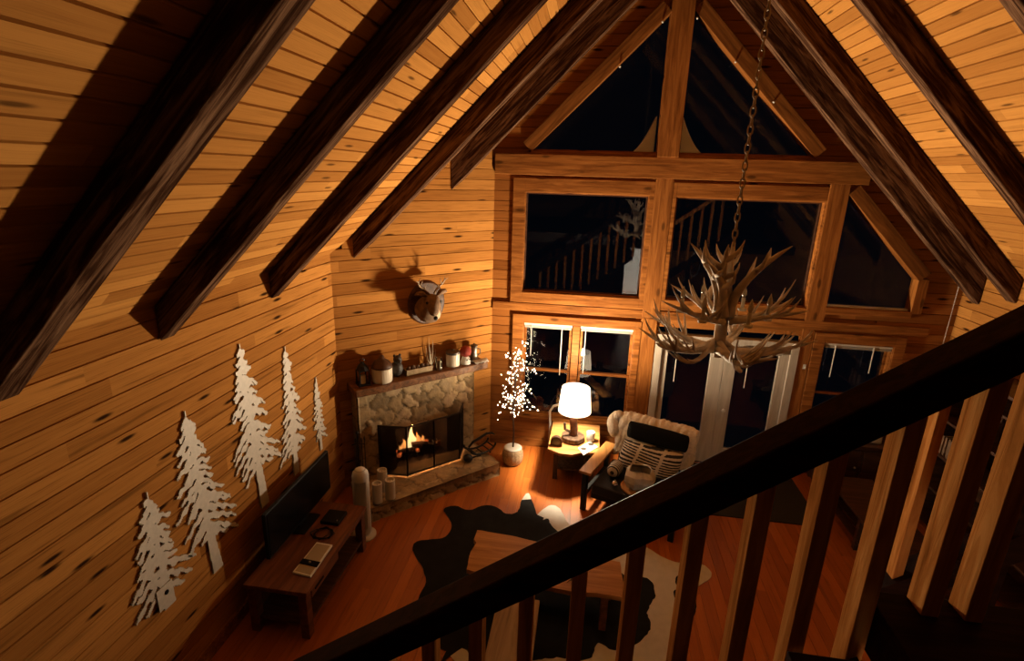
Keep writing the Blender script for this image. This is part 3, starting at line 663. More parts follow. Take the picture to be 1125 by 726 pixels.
for s_ in (-1, 1):
    b = MB(); b.ball(D(.045+.10*s_, .325, .12), .02, 8); b.build('eye', BLACKP, dh, smooth=True)
    b = MB(); b.tube([D(.03+.08*s_, .25, .19), D(.03+.15*s_, .24, .235), D(.03+.21*s_, .235, .235), D(.03+.25*s_, .23, .22)], [.02, .042, .032, .004], 8); b.build('ear', DEERF, dh, smooth=True)
    b = MB(); pts = [D(.03+.04*s_, .24, .22), D(.03+.10*s_, .22, .28), D(.03+.17*s_, .22, .33), D(.03+.20*s_, .25, .39), D(.03+.18*s_, .28, .45)]
    b.tube(pts, [.016, .014, .012, .009, .003], 7)
    b.tube([pts[2], D(.03+.14*s_, .24, .39), D(.03+.13*s_, .25, .43)], [.010, .007, .002], 6); b.tube([pts[3], D(.03+.25*s_, .27, .43)], [.008, .002], 6); b.tube([pts[1], D(.03+.09*s_, .27, .35)], [.010, .002], 6)
    b.build('antler', IVORYD, dh, smooth=True)

# ------------------------------------------------------------------ tree cutouts on the left wall
def pine_art(yc, lean, z0, z1, hw, tiers, seed, label, trunk=.22):
    """jagged conifer silhouette cut from thin sheet: a fine grid of cells inside the outline, given thickness"""
    rnd = random.Random(seed); H = z1-z0; cs = .0105; hw *= 1.15
    ny, nz_ = int(2.6*hw/cs), int(H/cs)+1
    axis = lambda z: lean*((z1-z)/H)**1.5
    br = []; z = z1-.04*H; dz = H*(1-trunk)/(tiers*1.5)
    while z > z0+H*trunk:
        f = (z1-z)/(H*(1-trunk))
        for s_ in (-1, 1):
            w = hw*(.10+.95*f**.75)*rnd.uniform(.55, 1.12)*(.55 if f > .93 else 1)
            br.append((s_, z+rnd.uniform(-.3, .3)*dz, w, rnd.uniform(.45, .85), dz*rnd.uniform(.95, 1.5), rnd.random()*9))
        z -= dz*(.8+.5*f)
    def inside(y, z):
        x = y-axis(z); ft = (z1-z)/H
        if abs(x) < .006+.036*hw/.33*max(0, ft-.02)**1.1*(1.35 if ft > 1-trunk else 1.): return True
        for s_, zb, w, dr, th, ph in br:
            q = x*s_
            if -.01 < q < w:
                t = max(0., q/w); top = zb-dr*w*t**1.3+.008*math.sin(q*70+ph); thick = th*(1.15-.85*t)*(.78+.22*math.sin(q*55+ph*3))
                if t > .93: thick *= .4
                if top-thick-.012 < z < top: return True
        return False
    cells = {(i, k) for i in range(-ny//2, ny//2+1) for k in range(nz_) if inside(i*cs, z0+k*cs)}
    seen = set(); stack = [c for c in cells if abs(c[0]*cs-axis(z0+c[1]*cs)) < .015]
    while stack:
        c = stack.pop()
        if c in seen or c not in cells: continue
        seen.add(c); stack += [(c[0]+1, c[1]), (c[0]-1, c[1]), (c[0], c[1]+1), (c[0], c[1]-1)]
    b = MB(); vid = {}; jr = random.Random(seed+1)
    def V(i, k, l):
        if (i, k, l) not in vid: vid[(i, k, l)] = len(b.v); b.v.append((-XW+(.018 if l else .004), yc+(i-.5)*cs, z0+(k-.5)*cs))
        return vid[(i, k, l)]
    for i, k in seen:
        b.f.append((V(i, k, 1), V(i+1, k, 1), V(i+1, k+1, 1), V(i, k+1, 1))); b.mi.append(0)
        b.f.append((V(i, k, 0), V(i, k+1, 0), V(i+1, k+1, 0), V(i+1, k, 0))); b.mi.append(0)
        for (di, dk, e0, e1) in ((1, 0, (1, 0), (1, 1)), (-1, 0, (0, 1), (0, 0)), (0, 1, (1, 1), (0, 1)), (0, -1, (0, 0), (1, 0))):
            if (i+di, k+dk) not in seen:
                b.f.append((V(i+e0[0], k+e0[1], 1), V(i+e0[0], k+e0[1], 0), V(i+e1[0], k+e1[1], 0), V(i+e1[0], k+e1[1], 1))); b.mi.append(0)
    return tag(b.build('tree_wall_art', ARTW), label, 'wall art', 'white pine tree cutouts on the left wall')
pine_art(-4.80, .02, .89, 1.93, .30, 8, 3, 'white pine tree cutout over the small square plate, lowest on the wall')
pine_art(-4.33, .10, .77, 2.37, .33, 12, 5, 'white pine tree cutout with a long bare trunk, second lowest of the row', .25)
pine_art(-3.58, .10, .93, 2.70, .36, 13, 8, 'tallest white pine tree cutout, in the middle of the row', .27)
pine_art(-2.87, .00, .93, 2.45, .25, 12, 12, 'slim white pine tree cutout between the tallest and the smallest one', .2)
pine_art(-2.30, .00, .92, 1.88, .14, 10, 15, 'smallest white pine tree cutout, closest to the fireplace wall', .2)
p = plane_pt(180, 652, (1, 0, 0), -XW)
t_ = thing('outlet_plate', 'small square white outlet plate on the wall under the lowest tree cutout', 'outlet', (-XW+.002, p[1], p[2]))
b = MB(); b.box(-XW+.019, -XW+.028, p[1]-.09, p[1]+.07, p[2]-.10, p[2]+.09); b.build('plate', ARTW, t_, bevel=.003)
b = MB(); b.lathe([(.02, 0), (.02, .004)], (0, 0, 0), 12, lambda q, a: (-XW+.028+q[2], p[1]+q[0], p[2]+.02+q[1])); b.build('socket', BLACKP, t_)

# ------------------------------------------------------------------ tv bench, tv and what stands on it
t_ = thing('tv_bench', 'low red-brown wooden media bench with open shelf under the tree cutouts', 'bench', (-3.58, -3.48, 0))
bx0, bx1, by0, by1 = -3.90, -3.27, -4.15, -2.80
b = MB(); b.box(bx0, bx1, by0, by1, .505, .55); b.build('top', BENCHW, t_, bevel=.005)
for yy in (by0+.02, by1-.11):
    for xx in (bx0+.02, bx1-.10): b = MB(); b.box(xx, xx+.08, yy, yy+.09, 0, .505); b.build('leg', BENCHW, t_, bevel=.004)
b = MB(); b.box(bx0+.02, bx0+.04, by0+.11, by1-.11, .15, .505); b.build('back_panel', DARKW, t_)
b = MB(); b.box(bx0+.04, bx1-.03, by0+.05, by1-.05, .13, .16); b.build('shelf', DARKW, t_, bevel=.004)
b = MB(); b.box(bx1-.05, bx1-.012, by0+.11, -3.5, .40, .50); dr = b.build('drawer_front', BENCHW, t_, bevel=.004)
b = MB(); b.box(bx1-.014, bx1-.004, -3.98, -3.82, .445, .465); b.build('slot_pull', BLACKP, dr)
b = MB(); b.box(bx1-.05, bx1-.012, -3.49, by1-.11, .47, .50); b.build('apron', BENCHW, t_, bevel=.004)
t_ = thing('television', 'thin black flat screen television standing on the media bench', 'television', (-3.80, -3.2, .551))
b = MB(); b.box(-3.84, -3.80, -3.86, -2.60, .60, 1.10); b.build('body', BLACKP, t_, bevel=.006)
b = MB(); b.box(-3.80, -3.795, -3.84, -2.62, .625, 1.085); b.build('screen', SCREENB, t_)
b = MB(); b.box(-3.86, -3.70, -3.40, -3.05, .551, .562); b.box(-3.84, -3.81, -3.30, -3.15, .562, .62); b.build('stand', BLACKP, t_, bevel=.003)
t_ = thing('framed_card', 'white framed tan card with a black ribbon lying on the media bench', 'frame', (-3.42, -3.74, .551))
q = [at_z(*p_, .553) for p_ in ((348, 597), (365.5, 600), (341.5, 635), (321.5, 630))]
cx, cy = sum(p_[0] for p_ in q)/4, sum(p_[1] for p_ in q)/4
def inset(k): return [(cx+(p_[0]-cx)*k, cy+(p_[1]-cy)*k) for p_ in q]
b = MB(); b.hexa([(*p_, .552) for p_ in inset(1)], [(*p_, .572) for p_ in inset(1)]); b.build('border', PAPER, t_, bevel=.003)
b = MB(); ins = [(cx+(p_[0]-cx)*.84, cy+(p_[1]-cy)*.90) for p_ in q]; b.hexa([(*p_, .572) for p_ in ins], [(*p_, .575) for p_ in ins]); b.build('card', plain('tan_card', (.38, .30, .19), .6), t_)
lerp = lambda A_, B_, s_: (A_[0]+(B_[0]-A_[0])*s_, A_[1]+(B_[1]-A_[1])*s_)
Q4 = inset(1.0); st = [lerp(Q4[0], Q4[3], .58), lerp(Q4[1], Q4[2], .58), lerp(Q4[1], Q4[2], .74), lerp(Q4[0], Q4[3], .74)]
b = MB(); b.hexa([(*p_, .575) for p_ in st], [(*p_, .579) for p_ in st]); rb = b.build('ribbon', BLACKC, t_)
mx_, my_ = sum(p_[0] for p_ in st)/4, sum(p_[1] for p_ in st)/4
b = MB(); b.ball((mx_, my_, .584), .012, 8); b.build('bead', SILVER, rb)
t_ = thing('set_top_box', 'flat black set-top box on the bench beside the framed card', 'box', (-3.52, -3.10, .551))
b = MB(); b.box(-3.63, -3.42, -3.20, -2.98, .551, .59); b.build('case', BLACKP, t_, bevel=.005)
b = MB(); b.ball((-3.45, -3.16, .592), .008, 6); b.build('knob', SILVER, t_)
t_ = thing('coiled_cable', 'tangled black cable lying between the set-top box and framed card', 'cable', (-3.50, -3.38, .551))
b = MB(); b.tube([(-3.52+.10*math.cos(k*.8)*(1+.3*math.sin(k)), -3.36+.09*math.sin(k*.8), .560+.01*(k % 3)) for k in range(24)], .007, 6); b.build('cable', BLACKP, t_, smooth=True)
# tower fan
fx, fy = -3.41, -2.62
t_ = thing('tower_fan', 'white rounded tower fan standing between media bench and hearth', 'fan', (fx, fy, 0))
b = MB(); b.lathe([(.15, 0), (.15, .02), (.11, .035), (.05, .05)], (fx, fy, 0), 24); b.build('base', WHITEP, t_, smooth=True)
b = MB(); b.lathe([(.09, .05), (.098, .07), (.098, .82), (.088, .87), (.062, .905), (.03, .925), (.004, .93)], (fx, fy, 0), 24); b.build('body', WHITEP, t_, smooth=True)
b = MB()
for k in range(11):
    a = -1.9+k*.13; b.tube([(fx+.099*math.cos(a), fy+.099*math.sin(a), .14), (fx+.099*math.cos(a), fy+.099*math.sin(a), .78)], .004, 5)
b.build('grille', plain('pale_grille', (.42, .40, .37), .4), t_)
b = MB(); b.tube([(fx+.06*math.cos(a), fy+.06*math.sin(a), .905) for a in [2*math.pi*k/14 for k in range(15)]], .004, 5); b.build('top_ring', plain('grey_plastic', (.3, .28, .26), .4), t_)

# ------------------------------------------------------------------ lit twig tree in a basket
p = at_z(563, 508, 0); tx, ty = p[0], p[1]
t_ = thing('lighted_twig_tree', 'leafless twig tree covered in warm fairy lights before the left window', 'lighted tree', (tx, ty, .24))
tr = random.Random(21); stem_top = (tx-.02, ty, .95)
b = MB(); b.tube([(tx, ty, .272), (tx+.005, ty, .5), (tx-.01, ty, .75), stem_top, (tx, ty-.01, 1.25), (tx+.03, ty, 1.5)], [.014, .013, .012, .011, .009, .006], 7); b.build('stem', BARKW, t_, smooth=True)
bulbs = []
for k in range(28):
    a = tr.uniform(0, 2*math.pi); z0b = tr.uniform(.80, 1.4); L_ = tr.uniform(.25, .60); up = tr.uniform(.15, .8)
    if k < 8: up = tr.uniform(.6, 1.0); L_ = tr.uniform(.3, .55); z0b = tr.uniform(1.25, 1.55)
    pts = []
    for s_ in range(7):
        f = s_/6; r = L_*f*(.95-.35*up); z = z0b+up*L_*1.1*math.sin(f*2.1)-(.55-.5*up)*L_*f*f*1.4
        pts.append((tx+math.cos(a+.25*math.sin(f*3+k))*r*1.0, ty+.08*0+math.sin(a)*r*.6, z))
    b = MB(); b.tube(pts, [.006, .005, .005, .004, .003, .003, .002], 5); br = b.build('branch', BARKW, t_)
    for s_ in range(9):
        f = tr.uniform(.15, 1.0)*6; i = min(5, int(f)); g_ = f-i; q0, q1 = pts[i], pts[i+1]
        bulbs.append(tuple(q0[j]+(q1[j]-q0[j])*g_+tr.uniform(-.04, .04) for j in range(3)))
tr.shuffle(bulbs)
for c_ in bulbs[:100]:
    b = MB(); b.ball(c_, .0078, 6); b.build('fairy_bulb', BULB, t_)
b = MB()
for c_ in bulbs[100:]: b.ball(c_, .007, 5)
o = b.build('fairy_lights', BULB, t_); o['kind'] = 'stuff'
t_ = thing('basket_planter', 'round whitewashed wicker planter holding the lighted twig tree', 'planter', (tx, ty, 0))
b = MB(); b.lathe([(.12, 0), (.15, .05), (.16, .13), (.15, .21), (.135, .25), (.125, .25), (.12, .23), (.003, .23)], (tx, ty, 0), 48, lambda q, a: (tx+(q[0]-tx)*(1+.03*math.sin(a*16)), ty+(q[1]-ty)*(1+.03*math.sin(a*16)), q[2])); b.build('basket', WICKER, t_, smooth=True)
b = MB(); b.lathe([(.134, .245), (.138, .262), (.125, .27), (.10, .265), (.02, .268)], (tx, ty, 0), 24); b.build('cotton_filling', PAPER, t_, smooth=True)

# ------------------------------------------------------------------ end table, lamp and small things
et = thing('end_table', 'rustic honey-coloured end table with a lower shelf under the window', 'table', (-.96, -.65, 0))
q = [at_z(601.6, 492.7, .55), at_z(615, 498, .55), at_z(628, 499.3, .55), at_z(640, 497, .55), at_z(658.7, 497.7, .55)]
poly = [(p_[0], p_[1]) for p_ in q]+[(-.585, -.16), (-1.31, -.16)]
b = MB(); b.prism(poly, lambda a, c_, t: (a, c_, t), .51, .55); b.build('top', TABLEX, et, bevel=.006)
for xx in (-1.24, -.72):
    for yy in (-.93, -.27): b = MB(); b.box(xx, xx+.065, yy, yy+.065, 0, .51); b.build('leg', BARKW, et, bevel=.005)
b = MB(); b.box(-1.22, -.68, -.92, -.22, .16, .19); b.build('shelf', BARKW, et, bevel=.004)
b = MB(); b.box(-1.20, -.70, -.915, -.895, .44, .51); b.build('apron', BARKW, et, bevel=.003)
LX, LY = -.985, -.72
lp = thing('table_lamp', 'lit table lamp with white drum shade and wooden log base on the end table', 'lamp', (LX, LY, .551))
b = MB(); b.lathe([(.16, 0), (.168, .03), (.165, .075), (.15, .08), (.02, .082)], (LX, LY, .551), 22, lambda q_, a: (LX+(q_[0]-LX)*(1+.03*math.sin(5*a+1)), LY+(q_[1]-LY)*(1+.03*math.sin(5*a+1)), q_[2])); b.build('log_slice_base', BARKW, lp)
b = MB(); b.tube([(LX, LY, .63), (LX+.01, LY, .72), (LX-.005, LY, .85), (LX, LY, .98)], [.062, .058, .055, .05], 10); b.build('log_post', BENCHW, lp, smooth=True)
b = MB(); b.tube([(LX-.05, LY-.03, .70), (LX-.12, LY-.05, .74), (LX-.13, LY-.05, .84)], [.022, .02, .018], 8); b.build('branch_stub', BARKW, lp)
b = MB(); b.tube([(LX, LY, .98), (LX, LY, 1.11)], .014, 8); b.build('socket', SILVER, lp)
SHZ0, SHZ1, SR0, SR1 = 1.015, 1.375, .235, .200
def shade_mat():
    mt = bpy.data.materials.new('glowing_linen_shade'); mt.use_nodes = True; t = mt.node_tree; t.nodes.clear(); L = t.links.new
    o = N(t, 'ShaderNodeOutputMaterial'); mx = N(t, 'ShaderNodeMixShader', i_Fac=.03); tr_ = N(t, 'ShaderNodeBsdfTransparent'); em = N(t, 'ShaderNodeEmission'); em.inputs[0].default_value = (1, .86, .68, 1); em.inputs[1].default_value = 1.5
    tl = N(t, 'ShaderNodeBsdfTranslucent'); ad = N(t, 'ShaderNodeAddShader'); tl.inputs[0].default_value = (.8, .75, .66, 1)
    L(em.outputs[0], ad.inputs[0]); L(tl.outputs[0], ad.inputs[1]); L(ad.outputs[0], mx.inputs[1]); L(tr_.outputs[0], mx.inputs[2]); L(mx.outputs[0], o.inputs[0]); return mt
b = MB(); nsh = 48; prof = [(SR0, SHZ0), (SR0*.66+SR1*.34, SHZ0*.66+SHZ1*.34), (SR0*.33+SR1*.67, SHZ0*.33+SHZ1*.67), (SR1, SHZ1), (SR1-.006, SHZ1), (SR0*.33+SR1*.67-.006, SHZ0*.33+SHZ1*.67), (SR0*.66+SR1*.34-.006, SHZ0*.66+SHZ1*.34), (SR0-.006, SHZ0), (SR0, SHZ0)]
b.lathe(prof, (LX, LY, 0), nsh, lambda q_, a: (LX+(q_[0]-LX)*(1+.008*math.sin(a*24)), LY+(q_[1]-LY)*(1+.008*math.sin(a*24)), q_[2]), close=False); b.build('lamp_shade', shade_mat(), lp, smooth=True)
b = MB(); b.tube([(LX-SR1+.01, LY, SHZ1-.03), (LX+SR1-.01, LY, SHZ1-.03)], .003, 5); b.tube([(LX, LY-SR1+.01, SHZ1-.03), (LX, LY+SR1-.01, SHZ1-.03)], .003, 5); b.tube([(LX, LY, SHZ1-.03), (LX, LY, SHZ1+.02)], .005, 6); b.build('shade_spider', SILVER, lp)
b = MB(); b.lathe([(.014, 1.11), (.03, 1.15), (.04, 1.19), (.03, 1.225), (.004, 1.24)], (LX, LY, 0), 14); b.build('bulb', emit('lit_bulb', (1, .86, .66), 30.), lp, smooth=True)
# the lamp's light
ll = bpy.data.lights.new('lamp_light', 'POINT'); ll.energy = 425; ll.color = (1, .80, .54); ll.shadow_soft_size = .10; ll.use_nodes = True
t = ll.node_tree; em = [n for n in t.nodes if n.type == 'EMISSION'][0]; fo = t.nodes.new('ShaderNodeLightFalloff'); fo.inputs['Strength'].default_value = 1.; fo.inputs['Smooth'].default_value = .6
t.links.new(MATH(t, 'ADD', MATH(t, 'MULTIPLY', fo.outputs['Linear'], .66), MATH(t, 'MULTIPLY', fo.outputs['Quadratic'], .55)), em.inputs['Strength'])
lo = bpy.data.objects.new('lamp_light', ll); COL.objects.link(lo); lo.location = (LX, LY, 1.335)
# on the end table
p = at_z(648.5, 484, .551); t_ = thing('ribbed_cup', 'white ribbed cup with a candle on the end table right of the lamp', 'cup', (p[0], p[1], .551))
b = MB(); b.lathe([(.05, 0), (.06, .02), (.062, .14), (.057, .145), (.054, .13), (.004, .125)], (p[0], p[1], .552), 32, lambda q_, a: (p[0]+(q_[0]-p[0])*(1+.02*math.sin(a*16)), p[1]+(q_[1]-p[1])*(1+.02*math.sin(a*16)), q_[2])); b.build('cup', WHITEP, t_, smooth=True)
b = MB(); b.lathe([(.05, .12), (.05, .132), (.003, .133)], (p[0], p[1], .552), 16); b.build('wax', WAX, t_)
t_ = thing('photo_card', 'white card with two dark prints at the front edge of the end table', 'card', (-.72, -.98, .551))
q = [at_z(*p_, .553) for p_ in ((635, 492), (648, 485), (657, 491), (641, 500))]
b = MB(); b.hexa([(p_[0], p_[1], .5525) for p_ in q], [(p_[0], p_[1], .557) for p_ in q]); b.build('sheet', PAPER, t_)
for pc in ((641, 493), (649, 488)):
    p = at_z(*pc, .557); b = MB(); b.lathe([(.045, .557), (.045, .559)], (p[0], p[1], 0), 14, lambda q_, a: (p[0]+(q_[0]-p[0])*(1+.12*math.sin(3*a)), p[1]+(q_[1]-p[1])*(1+.1*math.sin(5*a)), q_[2])); b.build('print', IRON, t_)
p = at_z(611, 489, .551); t_ = thing('arched_clock', 'small dark arched mantel clock on the end table left of the lamp', 'clock', (p[0], p[1], .551))
arch = [(-.085, 0), (.085, 0), (.085, .06)]+[(.085*math.cos(a), .06+.085*math.sin(a)) for a in [math.pi*k/10 for k in range(1, 10)]]+[(-.085, .06)]
b = MB(); b.prism(arch, lambda a, c_, t: (p[0]+a, p[1]+t, .552+c_), -.03, .03); b.build('case', DARKW, t_, bevel=.004)
b = MB(); b.lathe([(.05, .03), (.05, .034)], (0, 0, 0), 18, lambda q_, a: (p[0]+q_[0], p[1]-q_[2], .552+.065+q_[1])); b.build('dial', IRON, t_)
t_ = thing('white_cane', 'white curved cane handle leaning at the window sill behind the lamp', 'cane', (-1.30, -.12, 0))
b = MB(); pA, pB, pC, pD = at_y(604.5, 466, -.12), at_y(604, 452, -.12), at_y(608, 446, -.12), at_y(618, 443, -.12)
b.tube([(pA[0], -.12, .0), (pA[0], -.12, pA[2]), (pB[0], -.12, pB[2]), (pC[0], -.12, pC[2]), (pD[0], -.12, pD[2]), (pD[0]+.06, -.12, pD[2]-.02)], .018, 8); b.build('handle', WHITEP, t_, smooth=True)
t_ = thing('glass_bottle', 'small glass bottle on the lower shelf of the end table', 'bottle', (-.76, -.80, .191))
b = MB(); b.lathe([(.035, 0), (.038, .02), (.038, .12), (.015, .16), (.015, .20)], (-.76, -.80, .191), 14); b.build('body', plain('smoky_glass', (.12, .09, .07), .1), t_, smooth=True)
b = MB(); b.lathe([(.017, .2), (.017, .225)], (-.76, -.80, .191), 10); b.build('cap', SILVER, t_)

# ------------------------------------------------------------------ armchair
fw = Vector((-.385, -.923, 0)); cr = Vector((.923, -.385, 0)); A0 = Vector((-.43, -.80, 0))   # back end of the near arm
def CH(c, f, z): v = A0+cr*c+fw*f; return (v.x, v.y, z)
ch = thing('armchair', 'black armchair with flat oak arms by the glass doors', 'armchair', CH(.52, .5, 0))
for c_ in (-.09, 1.08):
    b = MB(); b.box(c_, c_+.165, -.02, .93, .565, .60, fn=CH); b.build('armrest', ARMW, ch, bevel=.006)
    b = MB(); b.box(c_+.03, c_+.10, .02, .09, 0, .565, fn=CH); b.box(c_+.03, c_+.10, .82, .89, 0, .565, fn=CH); b.box(c_+.04, c_+.09, .09, .82, .20, .27, fn=CH); b.build('side_frame', BLACKP, ch, bevel=.006)
b = MB(); b.box(.06, 1.10, .06, .84, .20, .30, fn=CH); b.build('seat_frame', BLACKP, ch, bevel=.01)
b = MB(); b.box(.08, 1.07, .10, .90, .30, .44, fn=CH); b.build('seat_cushion', SEATC, ch, bevel=.03)
def BK(c, f, z): return CH(c, f-(z-.4)*.38, z)
b = MB(); b.box(.14, 1.05, .0, .12, .36, .93, fn=BK); b.build('backrest', SEATC, ch, bevel=.03)
# sheepskin over the back
t_ = thing('sheepskin_throw', 'shaggy cream sheepskin draped over the top of the black armchair', 'throw', CH(.5, -.2, .9))
b = MB(); fr = random.Random(5); nu, nv = 46, 26
for i in range(nu):
    for j in range(nv):
        c_ = .07+1.06*i/(nu-1); s_ = j/(nv-1)
        L_ = s_*1.05
        if L_ < .42: f, z = .175, .55+L_
        elif L_ < .66: a = (L_-.42)/.24*math.pi; f, z = .06+.115*math.cos(a), .97+.10*math.sin(a)
        else: f, z = -.055, .97-(L_-.66)
        edge = min(i, nu-1-i)/4; edge = min(1, edge)
        amp = .022
        wz = amp*fr.uniform(-1, 1); q_ = BK(c_+fr.uniform(-.012, .012), f+amp*fr.uniform(-.6, 1), z+wz-.03*(1-edge)); b.v.append(q_)
for i in range(nu-1):
    for j in range(nv-1): b.f.append((i*nv+j, (i+1)*nv+j, (i+1)*nv+j+1, i*nv+j+1)); b.mi.append(0)
o = b.build('fleece', FUR, t_, smooth=True, fix=False); sd = o.modifiers.new('solid', 'SOLIDIFY'); sd.thickness = .03; ss = o.modifiers.new('sub', 'SUBSURF'); ss.levels = ss.render_levels = 1
b = MB(); b.tube([BK(.0+.03*math.sin(k*.9), .10+.04*math.cos(k*.8), 1.06-.032*k) for k in range(12)], [.02, .07, .09, .10, .095, .105, .10, .09, .10, .085, .06, .02], 22)
b.v = [tuple(Vector(q_)+Vector((fr.uniform(-1, 1), fr.uniform(-1, 1), fr.uniform(-1, 1)))*.014) for q_ in b.v]
o = b.build('fleece_lobe', FUR, t_, smooth=True); ss = o.modifiers.new('sub', 'SUBSURF'); ss.levels = ss.render_levels = 1
def pillow(name, c0, c1, z0, z1, f0, thick, mat, label, cat, tilt=0, rounded=2.6):
    t_ = thing(name, label, cat, BK((c0+c1)/2, f0, (z0+z1)/2)); b = MB(); n1, n2 = 24, 14
    for side in (1, -1):
        base = len(b.v)
        for i in range(n1+1):
            for j in range(n2+1):
                x, y = 2*i/n1-1, 2*j/n2-1; h = (1-abs(x)**rounded)**.5*(1-abs(y)**rounded)**.5
                xx = x*(1-.10*(1-abs(y)**2)*0-.06*abs(y)**4); yy = y*(1-.06*abs(x)**4)
                q_ = BK((c0+c1)/2+xx*(c1-c0)/2, f0+side*thick*h*.5, (z0+z1)/2+yy*(z1-z0)/2+tilt*xx); b.v.append(q_)
        for i in range(n1):
            for j in range(n2):
                a = base+i*(n2+1)+j; b.f.append((a, a+n2+1, a+n2+2, a+1)); b.mi.append(0)
    return t_, b
t_, b = pillow('lumbar_pillow', 0.24, 1.07, .83, 1.05, .29, .16, BLACKC, 'long plain black lumbar pillow at the top of the armchair back', 'pillow', 0., 3.2)
b.build('cover', BLACKC, t_, smooth=True)
def stripe_mat():
    mt, t, p = nt('black_and_ivory_stripes'); L = t.links.new
    a = N(t, 'ShaderNodeAttribute', attribute_name='stripe'); L(RAMP(t, a.outputs['Fac'], [(.49, (.012, .011, .010)), (.51, (.62, .54, .44))]), p.inputs['Base Color']); p.inputs['Roughness'].default_value = .85; return mt
t_ = thing('striped_pillow', 'black pillow with uneven ivory stripes on the armchair seat', 'pillow', BK(.5, .30, .6))
b = MB(); n1, n2 = 60, 90; stv = []
for side in (1, -1):
    base = len(b.v)
    for i in range(n1+1):
        for j in range(n2+1):
            x, y = 2*i/n1-1, 2*j/n2-1; h = (1-abs(x)**3)**.5*(1-abs(y)**3)**.5
            b.v.append(BK(.62+x*.40+.02*y, .315+side*.10*h, .64+y*.185*(1-.05*x*x)))
            yy = y*9.5+.7*math.sin(x*2.2+y*2)+.9*x*math.sin(y*4.); s_ = 1. if (yy % 2.0) < .95 else 0.
            for xb in (-.42, .38):
                if abs(x-xb-.05*y) < .05: s_ = 1.
            stv.append(s_)
    for i in range(n1):
        for j in range(n2):
            a = base+i*(n2+1)+j; b.f.append((a, a+n2+1, a+n2+2, a+1)); b.mi.append(0)
o = b.build('cover', stripe_mat(), t_, smooth=True); at = o.data.attributes.new('stripe', 'FLOAT', 'POINT'); at.data.foreach_set('value', stv)
# small striped bolster and glass things on the seat
t_ = thing('striped_bolster', 'small rolled striped cushion at the near side of the armchair seat', 'cushion', CH(.26, .52, .52))
b = MB(); stv = []; nn = 20; ml = 30
for i in range(ml+1):
    x = 2*i/ml-1; r = .085*(1-abs(x)**5)**.5+.004
    for k in range(nn):
        a = 2*math.pi*k/nn; b.v.append(CH(.26+r*math.cos(a), .52+.13*x, .535+r*math.sin(a))); stv.append(1. if (i*1.0 % 4) < 2 else 0.)
for i in range(ml):
    for k in range(nn): l = (k+1) % nn; b.f.append((i*nn+k, i*nn+l, (i+1)*nn+l, (i+1)*nn+k)); b.mi.append(0)
o = b.build('cover', bpy.data.materials['black_and_ivory_stripes'], t_, smooth=True); at = o.data.attributes.new('stripe', 'FLOAT', 'POINT'); at.data.foreach_set('value', stv)
FROST = plain('crinkled_clear_glass', (.66, .60, .52), .15, 0., .8, noise=.2, scale=12, bump=.5)
FROST.node_tree.nodes['Principled BSDF'].inputs['Transmission Weight'].default_value = .15
t_ = thing('glass_terrarium', 'faceted pale glass bowl on a wooden board on the armchair seat', 'bowl', CH(.42, .72, .445))
b = MB(); b.lathe([(.19, 0), (.195, .012), (.19, .026)], CH(.60, .68, .445), 20); b.build('board', ARMW, t_)
b = MB(); b.lathe([(.08, .026), (.16, .07), (.20, .16), (.19, .24), (.14, .30), (.13, .29), (.17, .235), (.18, .16), (.14, .08), (.004, .035)], CH(.64, .68, .445), 9, lambda q_, a: (q_[0]+.012*math.sin(5*a), q_[1]+.012*math.cos(4*a), q_[2]+.02*math.sin(3*a))); b.build('bowl', FROST, t_)
t_ = thing('silver_bauble', 'small shiny silver bauble beside the faceted glass bowl', 'bauble', CH(.36, .80, .445))
b = MB(); b.ball(CH(.36, .80, .487), .042, 14); b.build('ball', plain('silvered_glass', (.5, .45, .42), .12, .9), t_, smooth=True)
b = MB(); b.lathe([(.012, .04), (.012, .055)], CH(.36, .80, .487), 8); b.build('cap', CHAIN, t_)

# ------------------------------------------------------------------ cowhide and coffee table
def P2(pts, z=0.): return [tuple(at_z(x, y, z)[:2]) for x, y in pts]
def densify(poly, step=.05, jit=.006, seed=2, curve=True):
    r = random.Random(seed); out = []
    for i in range(len(poly)):
        p, q = Vector(poly[i]), Vector(poly[(i+1) % len(poly)]); n = max(1, int((q-p).length/step))
        a, d = Vector(poly[i-1]), Vector(poly[(i+2) % len(poly)])
        for k in range(n):
            f = k/n; s_ = p*(1-f)+q*f
            # catmull-rom
            if curve: s_ = .5*((2*p)+(-a+q)*f+(2*a-5*p+4*q-d)*f*f+(-a+3*p-3*q+d)*f**3)
            out.append((s_.x+r.uniform(-jit, jit), s_.y+r.uniform(-jit, jit)))
    return out
outl = [(487, 560), (500, 556), (515, 561), (530, 556), (545, 557), (556, 565), (568, 563), (573, 550), (580, 542), (585, 552), (590, 566), (594, 562), (605, 555), (615, 559), (626, 577), (650, 592), (690, 600), (711, 602), (725, 611), (748, 619), (768, 619), (779, 626), (782, 633), (774, 640), (765, 646), (762, 654), (765, 668), (758, 685), (755, 702), (748, 726), (725, 742), (690, 740), (650, 734), (610, 736), (570, 740), (530, 742), (505, 732), (490, 716), (468, 708), (452, 700), (450, 680), (461, 655), (468, 640), (465, 626), (457, 612), (453, 602), (458, 595), (475, 593), (490, 590), (496, 578), (492, 568)]
t_ = thing('cowhide_rug', 'black and white cowhide rug under the coffee table', 'rug', (-1., -2.8, .003))
b = MB(); b.prism(densify(P2(outl)), lambda a, c_, t: (a, c_, t), .003, .008); b.build('hide', HIDE_W, t_)
